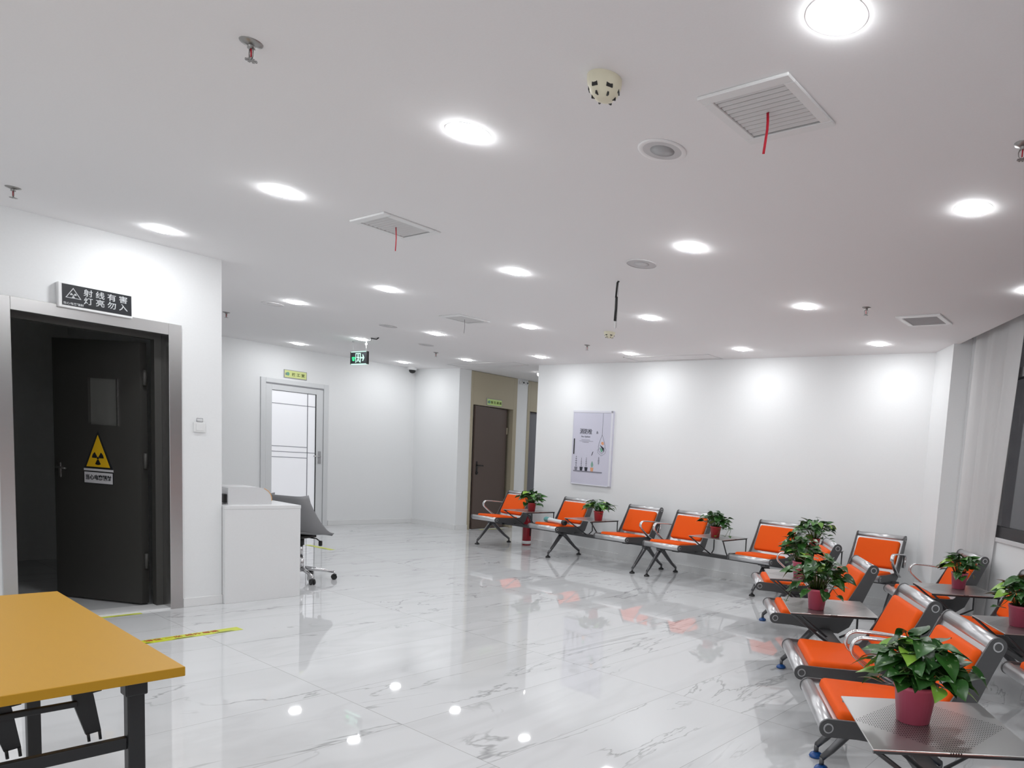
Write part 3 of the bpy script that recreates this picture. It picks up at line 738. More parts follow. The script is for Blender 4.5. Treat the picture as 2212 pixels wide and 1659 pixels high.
# ---------------------------------------------------------------- potted pothos
def leaf_shape(L, Wd, droop, fold, rnd):
    """heart-shaped leaf in local coords: stem at origin, along +x"""
    prof = [(-.10, .20), (-.02, .40), (.12, .50), (.30, .49), (.50, .40), (.70, .26), (.86, .12), (1.0, 0.0)]
    mid = [(0.0, 0), (.06, 0), (.15, 0), (.30, 0), (.50, 0), (.70, 0), (.86, 0), (1.0, 0)]
    return prof, mid
def make_plant(name_loc, seed, spread, height, nleaf, leafL, pot_h, pot_r, potm, vines, label, group='potted pothos on the side tables', rise=0.5):
    rnd = random.Random(seed); x, y, z0 = name_loc
    root = empty('potted_pothos', (x, y, z0), rnd.uniform(0, 0.2)); tag(root, label, 'potted plant', group)
    b = MB(); r0 = pot_r*0.76
    b.lathe([(0, .001), (r0, .001), (pot_r*.97, pot_h-.014), (pot_r*1.02, pot_h-.013), (pot_r*1.02, pot_h), (pot_r*.93, pot_h), (pot_r*.90, pot_h-.018)], potm, 28)
    pot = b.obj('pot', root)
    b = MB(); b.lathe([(0, pot_h-.012), (pot_r*.905, pot_h-.018)], M['soil'], 20); b.obj('soil', root)
    bm = bmesh.new(); tint = []; bs = MB()
    prof, mid = leaf_shape(1, 1, 0, 0, rnd)
    def add_leaf(base, dirv, L, tval, rollA):
        d = dirv.normalized(); up = Vector((0, 0, 1)); side = d.cross(up)
        if side.length < 0.1: side = Vector((1, 0, 0))
        side.normalize(); nrm = side.cross(d).normalized()
        R = Matrix.Rotation(rollA, 3, d); side = R @ side; nrm = R @ nrm
        droop = rnd.uniform(.15, .42)*L; fold = rnd.uniform(.10, .30); wv = rnd.uniform(0, 6)
        def pos(u, v):
            zc = -droop*max(u, 0)**2 + abs(v)*fold*L*0.8 + 0.02*L*math.sin(u*9+wv)*(abs(v)*2)
            return base + d*(u*L) + side*(v*L*0.92) + nrm*zc
        mv = [bm.verts.new(pos(u, v)) for u, v in mid]
        for sgn in (-1, 1):
            ev = [bm.verts.new(pos(u, sgn*v)) for u, v in prof[:-1]]+[mv[-1]]
            hv = [bm.verts.new(pos((prof[k][0]+mid[k][0])/2 if k else .0, sgn*prof[k][1]*0.5)) for k in range(len(prof)-1)]
            for k in range(len(prof)-1):
                nh = hv[k+1] if k+1 < len(hv) else mv[-1]
                ne = ev[k+1]
                for q in ([mv[k], mv[k+1], nh, hv[k]], [hv[k], nh, ne, ev[k]]):
                    qq = []
                    for v in q:
                        if v not in qq: qq.append(v)
                    if len(qq) < 3: continue
                    if sgn > 0: qq = qq[::-1]
                    try: f = bm.faces.new(qq); f.smooth = True; tint.append(tval)
                    except ValueError: pass
    top = pot_h-0.012
    for i in range(nleaf):
        a = i*2.39996+rnd.uniform(-.4, .4); q = math.sqrt((i+.5)/nleaf)
        rr = spread*q*rnd.uniform(.72, 1.0); zz = top+height*(rise+(1-rise)*(1-q*q))*rnd.uniform(.45, 1.05)
        if q > .8 and rnd.random() < .22: zz = top+rnd.uniform(-.02, .04)
        tip = Vector((rr*math.cos(a), rr*math.sin(a), max(zz, .02)))
        base = Vector((pot_r*.55*q*math.cos(a), pot_r*.55*q*math.sin(a), top))
        midp = (base+tip)/2+Vector((0, 0, height*.22))
        bs.tube([base, base.lerp(midp, .6)+Vector((0, 0, .01)), midp, tip], .0018, M['stem'], 5)
        L = leafL*rnd.uniform(.7, 1.15); d = Vector((math.cos(a+rnd.uniform(-.5, .5)), math.sin(a+rnd.uniform(-.5, .5)), rnd.uniform(-.55, .55)))
        tv = rnd.uniform(.02, .52) if rnd.random() < .88 else rnd.uniform(.75, 1.0)
        add_leaf(tip-d.normalized()*L*.25, d, L, tv, rnd.uniform(-.5, .5))
    for va, vl, n in vines:     # trailing shoots: angle, length, leaves
        pts = []; p = Vector((pot_r*.8*math.cos(va), pot_r*.8*math.sin(va), top+.01))
        for k in range(n+1):
            u = k/n; rr = pot_r*.8+vl*(1-(1-u)**1.6)
            zz = top+.05*math.sin(u*PI)+(0.03*math.sin(u*9))-(top-.02)*u**2.2
            pts.append(Vector((rr*math.cos(va+.35*math.sin(u*4)), rr*math.sin(va+.35*math.sin(u*4)), max(zz, .012))))
        bs.tube(pts, .0022, M['stem'], 5)
        for k in range(1, n+1):
            d = (pts[k]-pts[k-1]); s = 1 if k % 2 else -1
            dv = Vector((d.x-s*d.y*.9, d.y+s*d.x*.9, rnd.uniform(-.01, .03)))
            add_leaf(pts[k]+Vector((0, 0, .006)), dv, leafL*rnd.uniform(.5, .8), rnd.uniform(.3, .8), 0)
    # keep leaves above the table top
    for v in bm.verts:
        if v.co.z < .006: v.co.z = .006+rnd.random()*.004
    me = bpy.data.meshes.new('foliage'); bm.to_mesh(me); bm.free()
    at = me.attributes.new('tint', 'FLOAT', 'FACE')
    for k, v in enumerate(tint[:len(me.polygons)]): at.data[k].value = v
    me.materials.append(M['leaf']); fo = bpy.data.objects.new('foliage', me); C.objects.link(fo); fo.parent = root
    bs.obj('stems', root)
    return root
ZT_ = 0.6005
make_plant((-7.83, 6.80, ZT_), 11, .21, .19, 70, .086, .125, .062, M['potred'], [], 'potted pothos in red pot, leftmost on the back wall bench')
make_plant((-6.50, 6.79, ZT_), 12, .215, .16, 68, .088, .13, .064, M['potred'], [], 'potted pothos in red pot, second from left against back wall')
make_plant((-4.56, 6.74, ZT_), 13, .195, .20, 72, .082, .13, .066, M['potred'], [(-.3, .20, 6), (.1, .16, 5), (-.7, .15, 5)], 'potted pothos with shoots trailing right, in front of bare back wall')
make_plant((-3.30, 6.82, ZT_), 14, .24, .24, 84, .084, .13, .064, M['potred'], [(.2, .14, 4)], 'dark potted pothos farthest back of the three overlapping plants')
make_plant(tuple(tn(-5.44, -.84))[:2]+(ZT_,), 15, .18, .26, 90, .078, .13, .062, M['pot'], [], 'middle potted pothos of the three overlapping plants, on the farther table')
make_plant(tuple(tn(-4.20, -.77))[:2]+(ZT_,), 16, .20, .22, 90, .082, .13, .064, M['pot'], [(2.6, .20, 5), (-2.4, .14, 4)], 'front potted pothos of the three overlapping plants, leaf trailing on steel table')
make_plant(tuple(tn(-2.32, -.80))[:2]+(ZT_,), 17, .205, .20, 105, .088, .135, .076, M['pot'], [], 'largest potted pothos in pink pot on nearest steel table', rise=.35)
make_plant(tuple(tn(-5.38, -2.12))[:2]+(ZT_,), 18, .165, .17, 60, .082, .13, .066, M['pot'], [], 'potted pothos in dark pink pot below the window corner')
make_plant(tuple(tn(-4.05, -1.99))[:2]+(ZT_,), 19, .19, .20, 76, .085, .13, .068, M['pot'], [], 'potted pothos at the right photo edge on window bench table')

# rolled thing on the second seat, extinguisher
b = MB()
pr = [(0, 0), (.030, .0), (.034, .01), (.034, .10), (.030, .13), (.034, .16)]
b.lathe([(0, 0), (.030, 0), (.038, .02), (.036, .12)], M['teal'], 18); b.lathe([(.036, .12), (.031, .16), (.030, .30), (.029, .47)], M['wrap'], 18)
b.lathe([(.029, .47), (.037, .475), (.037, .52), (.030, .53), (0, .53)], M['black'], 18)
tag(b.obj('rolled_bag', loc=(-7.53, 6.80, .5185), rot=(0, PI/2, math.radians(-12))), 'rolled white wrap with teal and black ends lying on orange seat', 'bag')
ex = empty('fire_extinguisher', (-8.50, 7.31, 0)); tag(ex, 'red fire extinguisher on the floor behind the left bench', 'fire extinguisher')
b = MB(); b.lathe([(0, .0), (.062, .0), (.066, .015), (.066, .36), (.058, .40), (.03, .43), (.02, .45), (0, .45)], M['red'], 24); b.obj('cylinder', ex)
b = MB(); b.lathe([(.0665, .02), (.0668, .02), (.0668, .07), (.0665, .07)], M['white'], 24); b.obj('label_band', ex)
b = MB(); b.cyl((0, 0, .45), (0, 0, .50), .012, M['black']); b.box((-.012, -.10, .49), (.012, .02, .50), M['black'], .002); b.box((-.012, -.09, .515), (.012, .02, .525), M['black'], .002); b.box((-.012, .0, .49), (.012, .02, .525), M['black']); b.tube([(0.01, .0, .47), (.07, 0, .46), (.085, 0, .38), (.078, 0, .15)], .008, M['black'], 8); b.obj('valve_and_hose', ex)

# ---------------------------------------------------------------- hydrant cabinet door with printed picture
pc = empty('hydrant_cabinet', (-7.305, YB-0.012, 1.57), math.atan2(-0.06, 6.22)); tag(pc, 'lilac fire hydrant cabinet front with plant drawings on back wall', 'cabinet')
hw, hh = .402, .545
b = MB()
b.box((-hw, -.028, -hh), (hw, .012, hh), M['poster'], .003, 1); b.obj('cabinet_door', pc)
b = MB(); z = -.032
for lo, hi in (((-hw, z, hh-.03), (hw, -.026, hh)), ((-hw, z, -hh), (hw, -.026, -hh+.012)), ((-hw, z, -hh), (-hw+.012, -.026, hh)), ((hw-.035, z, -hh), (hw, -.026, hh))): b.box(lo, hi, mat('pale_frame', srgb(222, 222, 230), .35) if 'pale_frame' not in bpy.data.materials else bpy.data.materials['pale_frame'], .001, 1)
b.obj('frame_edge', pc)
b = MB(); b.box((-hw+.035, -.034, -.10), (-hw+.055, -.028, .13), M['black'], .004); b.obj('handle', pc)
lettering('lettering', '消防栓', .085, M['ink'], pc, (-.125, -.0295, .235), .0006)
lettering('lettering', 'Fire Hydrant', .036, M['inkgrey'], pc, (-.125, -.0295, .165), .0002)
b = MB()
for k, (x0, x1, zz) in enumerate(((-.21, -.04, .118), (-.25, .03, .10), (-.19, -.06, .082))): b.box((x0, -.030, zz-.002), (x1, -.0285, zz+.002), M['inkgrey'])
b.box((.205, -.030, .20), (.209, -.0285, hh-.035), M['inkgrey'])
drop = [(.207, .20), (.255, .10), (.275, .03), (.262, -.03), (.207, -.075), (.150, -.03), (.138, .03), (.160, .10), (.207, .20)]
b.tube([(x, -.0295, z) for x, z in drop], .0022, M['inkgrey'], 5)
b.tube([(x, -.0295, z) for x, z in [(.165, .0), (.12, -.02), (.14, -.065), (.207, -.10), (.275, -.065), (.30, -.01), (.262, .03)]], .0016, M['inkgrey'], 5)
b.prism([(.165, .02), (.20, -.055), (.235, -.03), (.215, .0)], 1, -.030, -.0285, M['inkgreen']); b.prism([(.17, .055), (.225, -.01), (.25, -.045), (.255, .01), (.22, .03)], 1, -.0305, -.0287, M['ink'])
b.prism([(.19, .075), (.225, .05), (.25, .07), (.235, .10), (.205, .10)], 1, -.030, -.0285, M['inkorange'])
b.prism([(.02, -.10), (.045, -.045), (.03, -.055), (.005, -.11)], 1, -.030, -.0285, M['ink'])
b.prism([(.085, .215), (.10, .255), (.12, .24), (.125, .215)], 1, -.030, -.0285, M['inkgrey'])
b.box((-hw+.05, -.031, -.355), (.235, -.0285, -.338), M['inkgrey'])
for i, (px, ph, pm, tm) in enumerate(((-.30, .05, M['inkgrey'], M['inkgrey']), (-.19, .055, M['ink'], M['inkgrey']), (-.09, .055, M['ink'], M['inkgrey']), (.03, .055, M['inkorange'], M['inkgreen']), (.16, .0, M['inkgrey'], M['inkgrey']))):
    zb = -.338 if ph else -.235
    if ph: b.prism([(px-.022, zb), (px+.022, zb), (px+.032, zb+ph), (px-.032, zb+ph)], 1, -.0305, -.0285, pm)
    th = [.16, .13, .14, .08, .11][i]; ww = [.030, .018, .022, .040, .028][i]
    for k in range(5):
        zc = zb+ph+.008+th*(k+.5)/5; w = ww*(1-abs(k-1.5)/4)
        b.prism([(px-w, zc), (px, zc-.007), (px+w, zc), (px, zc+.010)], 1, -.0295, -.0285, tm)
    b.box((px-.002, -.0298, zb+ph), (px+.002, -.0285, zb+ph+th), tm)
b.obj('printed_drawing', pc)

# ---------------------------------------------------------------- reception counter, printer, swivel chair
ct = empty('reception_counter', (-7.2, 2.83, 0)); tag(ct, 'white block counter against the wall corner with printer on top', 'counter')
b = MB(); b.box((-.78, -.317, 0.0), (.60, .27, .797), M['whitelam'], .002, 1); b.obj('body', ct)
b = MB(); b.box((-.78, -.317, .797), (.602, .272, .827), M['whitelam'], .002, 1); b.obj('countertop', ct)
pn = empty('printer', (-6.87, 2.70, .827)); tag(pn, 'white desktop printer with orange trim line on the white counter', 'printer')
b = MB()
prof = [(-.118, 0), (.215, 0), (.215, .06), (.205, .09), (.185, .118), (.155, .138), (.11, .148), (-.10, .148), (-.118, .140)]
b.prism(prof, 0, -.13, .15, M['printer']); b.obj('body', pn)
b = MB(); tr = [(.155, .1385), (.185, .1185), (.205, .0905), (.2155, .06), (.2155, .03)]
b.tube([(.151, y, z) for y, z in tr], .0022, M['amber'], 6); b.obj('orange_trim', pn)
b = MB(); b.box((.05, -.142, .012), (.13, -.117, .085), M['black'], .003); b.obj('power_inlet', pn)

ch = empty('swivel_chair', (-7.33, 3.45, 0), math.radians(112)-PI/2); tag(ch, 'grey shell swivel chair on chrome star base behind the white counter', 'chair')
# shell: local +y is the way it faces
def shell():
    bm = bmesh.new(); nu, nv = 22, 26; G = []
    cl = [(-.225, .862), (-.213, .80), (-.195, .72), (-.178, .64), (-.158, .57), (-.125, .51), (-.07, .478), (0, .468), (.08, .466), (.15, .468), (.20, .474), (.225, .462), (.238, .445)]   # centre line (y, z)
    rim = [(-.125, .876), (-.12, .80), (-.095, .73), (-.065, .67), (-.03, .615), (.01, .57), (.05, .53), (.09, .502), (.13, .487), (.165, .478), (.195, .472), (.22, .461), (.238, .443)]
    wd_ = [.195, .215, .23, .24, .247, .25, .25, .25, .245, .232, .205, .17, .145]
    for i in range(len(cl)):
        row = []; (y, z), (ry, rz_), w = cl[i], rim[i], wd_[i]
        for k in range(nu+1):
            u = -1+2*k/nu; q = abs(u)**(4.2 if i < 2 else 2.6)
            row.append(bm.verts.new((w*math.sin(u*PI/2*.98), y+(ry-y)*q, z+(rz_-z)*q)))
        G.append(row)
    for a, c2 in zip(G, G[1:]):
        for k in range(nu):
            f = bm.faces.new([a[k], a[k+1], c2[k+1], c2[k]]); f.smooth = True
    bmesh.ops.subdivide_edges(bm, edges=bm.edges, cuts=1, use_grid_fill=True, smooth=0.6)
    bmesh.ops.solidify(bm, geom=list(bm.faces), thickness=-0.008)
    for f in bm.faces: f.smooth = True
    b = MB(); b.merge(bm, M['shell']); return b.obj('shell', ch)
shell()
b = MB(); bm = bmesh.new(); bmesh.ops.create_uvsphere(bm, u_segments=28, v_segments=12, radius=1)
for v in bm.verts: v.co = Vector((v.co.x*.222, v.co.y*.195+.035, v.co.z*.026+.503))
for f in bm.faces: f.smooth = True
b.merge(bm, M['shell']); b.obj('seat_cushion', ch)
b = MB(); b.box((-.09, -.09, .435), (.09, .10, .462), M['black'], .008); b.cyl((0, 0, .36), (0, 0, .44), .028, M['black']); b.tube([(.05, .02, .44), (.13, .05, .43), (.16, .07, .40)], .006, M['black'], 8); b.box((.145, .055, .355), (.175, .085, .41), M['black'], .01, 3); b.obj('tilt_mechanism', ch)
b = MB(); b.cyl((0, 0, .10), (0, 0, .25), .026, M['chrome'], 20); b.cyl((0, 0, .24), (0, 0, .37), .017, M['chrome'], 20); b.obj('gas_column', ch)
b = MB(); b.cyl((0, 0, .095), (0, 0, .145), .040, M['chrome'], 24)
chrz = math.radians(112)-PI/2
for k in range(5):
    a = math.radians(-6+72*k)-chrz; c, s = math.cos(a), math.sin(a)
    b.tube([(.03*c, .03*s, .125), (.15*c, .15*s, .108), (.29*c, .29*s, .082)], [.022, .018, .013], M['chrome'], 10)
b.obj('star_base', ch)
for k in range(5):
    a = math.radians(-6+72*k)-chrz; c, s = math.cos(a), math.sin(a)
    b = MB(); b.cyl((.29*c, .29*s, .05), (.29*c, .29*s, .085), .008, M['chrome'], 10)
    q = Vector((-s, c, 0)); p = Vector((.29*c, .29*s, .0275))
    for sg in (-1, 1):
        b.cyl(p+q*(sg*.006), p+q*(sg*.022), .027, M['rubber'], 20)
    b.box((-.012, -.022, .03), (.022, .022, .058), M['rubber'], .006, mtx=Matrix.Translation((p.x, p.y, 0)) @ Matrix.Rotation(a, 4, 'Z'))
    b.obj('caster', ch)

# ---------------------------------------------------------------- yellow folding table
yt = empty('folding_table', (-3.065, .534, 0), -.0314); tag(yt, 'yellow-topped black folding table cut off at lower left', 'table')
b = MB(); b.box((-.69, -.29, .724), (.69, .29, .752), M['yellow'], .0015, 1); b.obj('tabletop', yt)
for sx in (-1, 1):
    for sy in (-1, 1):
        b = MB(); X = sx*.605; Y = sy*.195
        b.box((X-.02, Y-.0195, .025), (X+.02, Y+.0195, .7), M['blackmetal'], .004); b.box((X-.026, Y-.025, .672), (X+.026, Y+.025, .724), M['blackmetal'], .004)
        b.cyl((X, Y, .0), (X, Y, .028), .024, M['rubber'], 16); b.obj('leg', yt)
    b = MB(); X = sx*.605
    b.box((X-.012, -.176, .515), (X+.012, .176, .550), M['blackmetal'], .003); b.obj('crossbar', yt)
    b = MB(); b.box((X-sx*.03-.008, -.15, .655), (X-sx*.03+.008, .08, .672), M['blackmetal'], .003); b.obj('lock_bar', yt)
    for yy in (.085, -.075):
        b = MB(); x1 = X-sx*.03
        b.prism([(yy-.018, .722), (yy+.022, .722), (yy+.030, .675), (yy+.044, .572), (yy+.012, .568), (yy-.012, .66)], 0, min(x1, x1-sx*.014), max(x1, x1-sx*.014), M['blackmetal'])
        b.tube([(x1, yy+.016, .572), (x1, yy+.018, .548)], .0035, M['blackmetal'], 6); b.tube([(x1, yy+.040, .574), (x1, yy+.042, .548)], .0035, M['blackmetal'], 6)
        b.tube([(x1, yy+.024, .688), (x1, yy+.046, .691)], .003, M['blackmetal'], 6)
        b.obj('folding_strut', yt)
b = MB(); b.box((-.60, -.012, .700), (.60, .012, .724), M['blackmetal'], .003); b.obj('under_rail', yt)

# ---------------------------------------------------------------- floor tapes
def tape(x0, y0, x1, y1, w, label, txt=True):
    L = math.hypot(x1-x0, y1-y0); an = math.atan2(y1-y0, x1-x0)
    t = empty('floor_tape', ((x0+x1)/2, (y0+y1)/2, .0006), an); tag(t, label, 'floor tape')
    b = MB(); b.box((-L/2, -w/2, 0), (L/2, w/2, .0006), M['tape'])
    n = max(1, int(L/.2))
    for k in range(n):
        x = -L/2+(k+.5)*L/n
        b.prism([(x-.07, -w*.44), (x+.07, -w*.44), (x+.05, -w*.28), (x-.03, -w*.26)], 2, .0006, .0008, M['signblack'])
    b.obj('tape_strip', t)
    if txt:
        for i, c2 in enumerate(('请在', '一米', '线外', '等候')):
            o = lettering('lettering', c2, w*.46, M['tapered'], t, ((-.030, .085, .200, .305)[i], w*.14, .0012), .0006, rot=(-PI/2, 0, 0))
    return t
tape(-5.67, 1.30, -5.71, 2.27, .105, 'yellow-green printed floor tape passing behind the yellow table')
tape(-6.60, 1.22, -6.60, 1.96, .05, 'yellow-green floor tape along the threshold of the dark door', False)
tape(-9.74, 4.66, -9.17, 4.70, .07, 'short yellow floor tape behind the swivel chair', False)
tape(-10.50, 7.95, -10.50, 8.45, .05, 'faint yellow tape at foot of the brown corridor door', False)

# ---------------------------------------------------------------- ceiling fittings
rows = {'A': 1.961, 'B': 3.591, 'C': 5.187, 'D': 6.826}
cols = [-1.018, -2.759, -4.428, -6.133, -7.804, -9.467, -11.155]
rowname = {'A': 'nearest', 'B': 'second', 'C': 'third', 'D': 'farthest'}
ordn = ['first', 'second', 'third', 'fourth', 'fifth', 'sixth', 'seventh']
def make_light(x, y):
    r = empty('ceiling_downlight', (x, y, HC))
    b = MB(); b.lathe([(.0770, -.0012), (.094, -.0006), (.094, .001), (.0770, .001)], M['bezel'], 32, smooth=False); b.obj('bezel', r)
    b = MB(); b.lathe([(0, -.015), (.03, -.0142), (.055, -.0115), (.070, -.0072), (.0775, -.002)], M['lamp'], 28); b.obj('lens', r)
    return r
light0 = make_light(cols[0], rows['A'])
GL = 'round ceiling downlights'
lt = {'A': (0, 1, 2, 3), 'B': (0, 1, 2, 3, 4), 'C': (0, 1, 2, 3, 4, 5, 6), 'D': (1, 2, 3, 4, 5, 6)}
first = True
for rw, ids in lt.items():
    for q, i in enumerate(ids):
        o = light0 if first else copy_tree(light0); first = False
        o.location = (cols[i], rows[rw], HC)
        tag(o, 'lit round ceiling downlight, %s from the right in the %s row' % (ordn[q], rowname[rw]), 'ceiling light', GL)
for x, y in [(.65, 1.96)]+[(x, .33) for x in (-4.43, -2.76, -1.02, .65, 2.3)]+[(x, -1.3) for x in (-6.13, -4.43, -2.76, -1.02, .65, 2.3, 3.9)]+[(x, -2.9) for x in (-6.13, -4.43, -2.76, -1.02, .65, 2.3, 3.9)]:
    o = copy_tree(light0); o.location = (x, y, HC); tag(o, 'round ceiling downlight in the rows behind the camera', 'ceiling light', 'downlights behind the camera')
for y in (9.9, 11.2):
    o = copy_tree(light0); o.location = (-9.6, y, HC); tag(o, 'round ceiling downlight deep in the corridor', 'ceiling light', 'downlights in the corridor')
b = MB(); b.lathe([(.05, 0), (.05, -.012), (.036, -.02), (.0, -.02)], M['white'], 20)
r = empty('corridor_lamp', (-9.30, 8.12, HC)); tag(r, 'small round lit lamp at the corridor mouth beside back wall', 'ceiling light'); b.obj('lamp_base', r)
b = MB(); b.lathe([(.034, -.02), (.034, -.045), (.02, -.06), (0, -.064)], M['lampsmall'], 18); b.obj('bulb', r)

def vent(x, y, hs, label, ribbon, dark, group='ceiling vents'):
    v = empty('ceiling_vent', (x, y, HC)); tag(v, label, 'air vent', group)
    b = MB(); w = .045
    for lo, hi in (((-hs, -hs, -.012), (hs, -hs+w, 0)), ((-hs, hs-w, -.012), (hs, hs, 0)), ((-hs, -hs+w, -.012), (-hs+w, hs-w, 0)), ((hs-w, -hs+w, -.012), (hs, hs-w, 0))): b.box(lo, hi, M['white'], .003, 1)
    b.obj('vent_frame', v)
    b = MB(); b.box((-hs+w, -hs+w, -.001), (hs-w, hs-w, -.0005), M['ventdark'] if not dark else M['cover2'])
    n = 11; s = 2*(hs-w)/n
    sm = M['cover2'] if dark else M['lightgrille']
    for k in range(n):
        y0 = -hs+w+k*s; b.prism([(y0, -.003), (y0+s*.64, -.0075), (y0+s*.64, -.0055), (y0, -.0015)], 0, -hs+w, hs-w, sm)
    b.obj('louvres', v)
    if ribbon:
        m_, L, thin = ribbon
        b = MB()
        b.tube([(0, 0, -.008), (.003, 0, -.04), (.002, .002, -.07), (-.002, .004, -L*.6), (-.010, .006, -L)], .004, m_, 8, flat=(.003 if thin else .006, .0012), side=(1, 0, 0))
        b.obj('ribbon', v)
    return v
vent(-1.478, 2.345, .195, 'square white ceiling vent with red ribbon, nearest the camera', (M['ribbon'], .155, False), False)
vent(-4.328, 2.577, .19, 'square white ceiling vent with red ribbon, left of centre', (M['ribbon'], .15, False), False)
vent(-6.55, 4.68, .185, 'far square ceiling vent with thin grey ribbon', (M['ribbongrey'], .15, True), False)
vent(-1.987, 5.885, .19, 'grey ceiling vent without ribbon near the window corner', None, True)

def speaker(x, y, r, label, flat=0):
    v = empty('ceiling_speaker', (x, y, HC)); tag(v, label, 'speaker', 'round ceiling speakers and covers')
    ro = r if flat else r*.80
    b = MB(); b.lathe([(ro*.995, -.004), (r*.97, -.007), (r, -.003), (r, 0), (ro*.995, 0)], M['ceil'], 36); b.obj('rim', v)
    b = MB(); b.lathe([(r*.50, -.0035), (ro, -.004)], M['cover'] if flat < 2 else M['ceil'], 36)
    b.lathe([(0, -.0045), (r*.5, -.0045), (r*.50, -.0035)], M['cover'] if flat == 1 else (M['ceil'] if flat else M['speakerdark']), 36); b.obj('grille', v)
    return v
speaker(-2.071, 2.442, .107, 'round ceiling speaker between the smoke detector and the ribboned vent')
speaker(-3.312, 3.754, .105, 'flat grey round ceiling speaker near the black hanging cable', 1)
speaker(-8.193, 3.551, .10, 'faint round ceiling cover above the white counter', 2)
speaker(-7.977, 4.684, .10, 'faint round ceiling cover between third row downlights', 1)
speaker(-8.805, 5.71, .10, 'thin round ceiling cover near the exit sign', 1)

def detector(x, y, r, h, label):
    v = empty('smoke_detector', (x, y, HC)); tag(v, label, 'smoke detector', 'smoke detectors')
    b = MB(); b.lathe([(r, 0), (r, -.012), (r*.97, -h*.35), (r*.80, -h*.72), (r*.55, -h*.95), (r*.3, -h), (0, -h)], M['cream'], 32)
    for k in range(6):
        a = 2*PI*k/6+.62; c, s = math.cos(a), math.sin(a)
        mt = Matrix.Rotation(a, 4, 'Z')
        b.box((r*.78, -r*.19, -h*.66), (r*.89, r*.19, -h*.46), M['black'], .001, 1, mtx=mt)
        b.box((r*.50, -r*.05, -h*.96), (r*.70, r*.05, -h*.82), M['black'], 0, mtx=mt)
    b.obj('housing', v)
detector(-1.905, 1.905, .062, .075, 'cream smoke detector nearest the camera, top centre of ceiling')
detector(-5.375, 5.638, .060, .065, 'small white smoke detector below the black hanging cable')

def make_sprinkler():
    v = empty('sprinkler', (0, 0, HC))
    b = MB(); b.lathe([(.036, 0), (.034, -.004), (.016, -.010), (.012, -.012), (0, -.012)], M['brass'], 20); b.obj('escutcheon', v)
    b = MB(); b.lathe([(.011, -.010), (.012, -.022), (0, -.022)], M['brass'], 12)
    for s in (-1, 1): b.tube([(s*.010, 0, -.020), (s*.015, 0, -.032), (s*.013, 0, -.048), (s*.003, 0, -.058)], .0022, M['brass'], 6)
    b.obj('frame_arms', v)
    b = MB(); b.cyl((0, 0, -.022), (0, 0, -.050), .0028, M['ribbon'], 8); b.obj('bulb', v)
    b = MB()
    b.cyl((0, 0, -.061), (0, 0, -.056), .005, M['brass'], 10)
    for k in range(8):
        a = 2*PI*k/8; b.prism([(.004*math.cos(a-.5), .004*math.sin(a-.5)), (.019*math.cos(a-.22), .019*math.sin(a-.22)), (.019*math.cos(a+.22), .019*math.sin(a+.22)), (.004*math.cos(a+.5), .004*math.sin(a+.5))], 2, -.0615, -.060, M['brass'])
    b.obj('deflector', v)
    return v
sp0 = make_sprinkler(); sp = [(-2.903, 1.185, 'largest metal sprinkler, upper left of the ceiling'), (-6.057, 1.214, 'metal sprinkler at left photo edge above the dark door wall'), (-9.43, 3.605, 'small sprinkler just right of the left wall corner'), (-9.349, 6.22, 'small sprinkler right of the hanging exit sign'), (-6.285, 6.217, 'small sprinkler left of the far smoke detector'), (-2.294, 5.346, 'small sprinkler left of the grey vent'), (-.678, 2.997, 'metal sprinkler at the right photo edge')]
for k, (x, y, lab) in enumerate(sp):
    o = sp0 if k == 0 else copy_tree(sp0); o.location = (x, y, HC); tag(o, lab, 'sprinkler', 'ceiling sprinklers')

# black hanging cable
cb = empty('hanging_cable', (-3.808, 4.055, HC)); tag(cb, 'black sleeved cable hanging from ceiling in front of the back wall', 'cable')
b = MB(); b.tube([(.012, 0, 0), (-.002, 0, -.012), (-.006, 0, -.06), (-.010, 0, -.125)], .0075, M['black'], 8); b.tube([(-.006, 0, -.118), (-.004, 0, -.13), (-.004, 0, -.20), (-.007, 0, -.30)], .0105, M['black'], 10); b.obj('black_sleeve', cb)
b = MB(); b.tube([(-.007, 0, -.30), (-.003, 0, -.345), (-.002, 0, -.36)], .005, M['lightgrille'], 8); b.tube([(.010, .0, 0), (.006, .004, -.12), (.008, .004, -.26), (.005, .004, -.352)], .0018, M['grille'], 6); b.obj('wire_ends', cb)

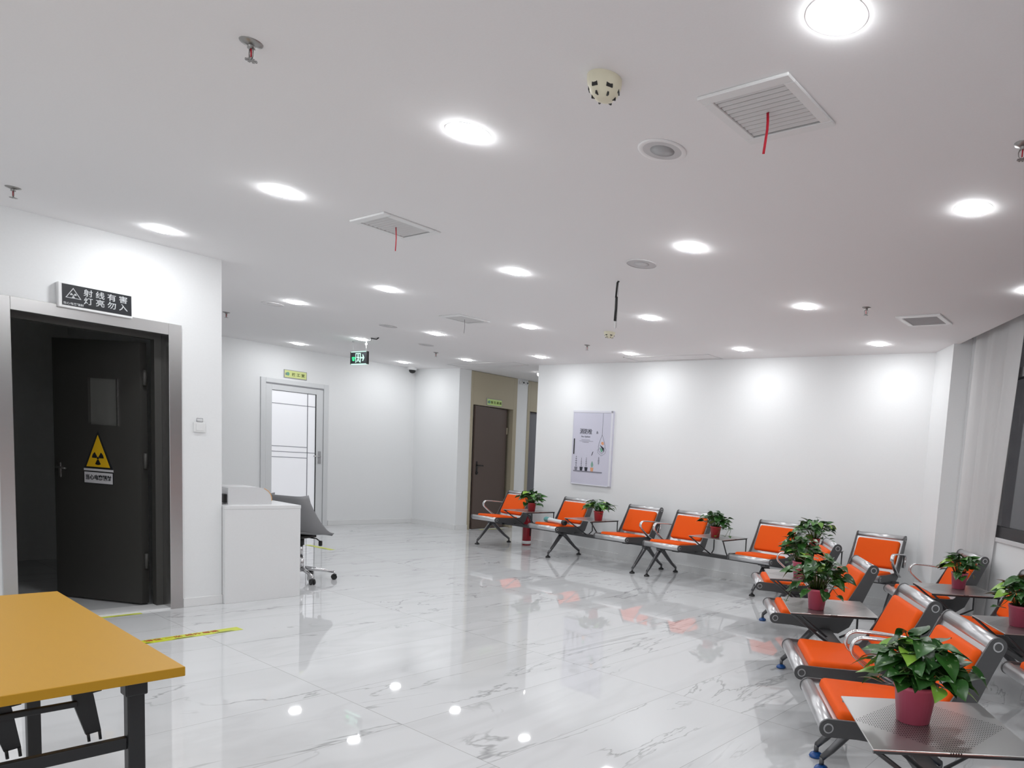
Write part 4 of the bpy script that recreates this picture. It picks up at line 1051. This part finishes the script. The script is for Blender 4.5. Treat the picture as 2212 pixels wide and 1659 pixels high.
# exit sign
es = empty('exit_sign', (-9.655, 5.27, 2.568)); tag(es, 'black hanging exit sign with lit green running figure and arrow', 'exit sign')
b = MB(); b.box((-.20, -.012, -.078), (.20, .012, .078), M['signblack'], .002, 1)
for s in (-1, 1): b.box((s*.20-.009, -.016, -.086), (s*.20+.009, .016, .086), M['black'], .003)
b.obj('housing', es)
b = MB(); b.box((-.19, -.014, .078), (.19, .012, .088), M['exitwhite']); b.box((-.19, -.014, -.088), (.19, .012, -.078), M['exitwhite']); b.obj('light_strips', es)
b = MB(); y0, y1 = -.0145, -.0122; e = M['exitgreen']; e2 = M['exitwhite']
for lo, hi in (((-.075, y0, -.065), (-.062, y1, .065)), ((.035, y0, -.065), (.052, y1, .065)), ((-.075, y0, .052), (.052, y1, .065))): b.box(lo, hi, e2)
b.prism([(-.012+.014*math.cos(2*PI*k/12), .036+.014*math.sin(2*PI*k/12)) for k in range(12)], 1, y0, y1, e2)
b.prism([(-.045, .012), (-.005, .024), (.025, .0), (.018, -.008), (-.002, .006), (.004, -.018), (.028, -.05), (.016, -.058), (-.010, -.026), (-.034, -.055), (-.048, -.050), (-.020, -.012), (-.022, .004), (-.042, .0)], 1, y0, y1, e2)
b.box((.06, y0, -.010), (.112, y1, .010), e2); b.prism([(.095, .045), (.112, .045), (.145, .0), (.112, -.045), (.095, -.045), (.112, 0)], 1, y0, y1, e2)
b.box((-.165, y0, -.010), (-.085, y1, .010), e); b.prism([(-.165, .0), (-.165, .014), (-.10, .014), (-.10, .0)], 1, y0, y1, e); b.prism([(-.128+.030*math.cos(PI+PI*k/10), -.016+.026*math.sin(PI+PI*k/10)) for k in range(11)], 1, y0, y1, e)
b.obj('lit_symbols', es)
for x in (-.165, .165):
    b = MB(); b.cyl((x, 0, .088), (x, 0, .2295), .0025, M['grille'], 8); b.cyl((x, 0, .218), (x, 0, .2315), .012, M['grille'], 12)
    if x > 0: b.cyl((x, 0, .165), (x, 0, .19), .012, M['white'], 10)
    b.obj('suspension_rod', es)
b = MB(); b.tube([(-9.47, 5.27, 2.795), (-9.40, 5.25, 2.794), (-9.28, 5.22, 2.786), (-9.18, 5.16, 2.793), (-9.10, 5.19, 2.784), (-9.02, 5.17, 2.797)], .007, M['black'], 8)
tag(b.obj('ceiling_wire'), 'loose dark wire running along ceiling right of the exit sign', 'wire')
# dome camera in the far corner
dc = empty('dome_camera', (-11.70, 7.33, HC)); tag(dc, 'black dome security camera in the far ceiling corner', 'security camera')
b = MB(); b.lathe([(.075, 0), (.075, -.03), (.060, -.045), (0, -.045)], M['white'], 28); b.obj('mount', dc)
b = MB(); b.lathe([(.055, -.045), (.052, -.072), (.035, -.095), (0, -.105)], M['black'], 24); b.obj('dome', dc)
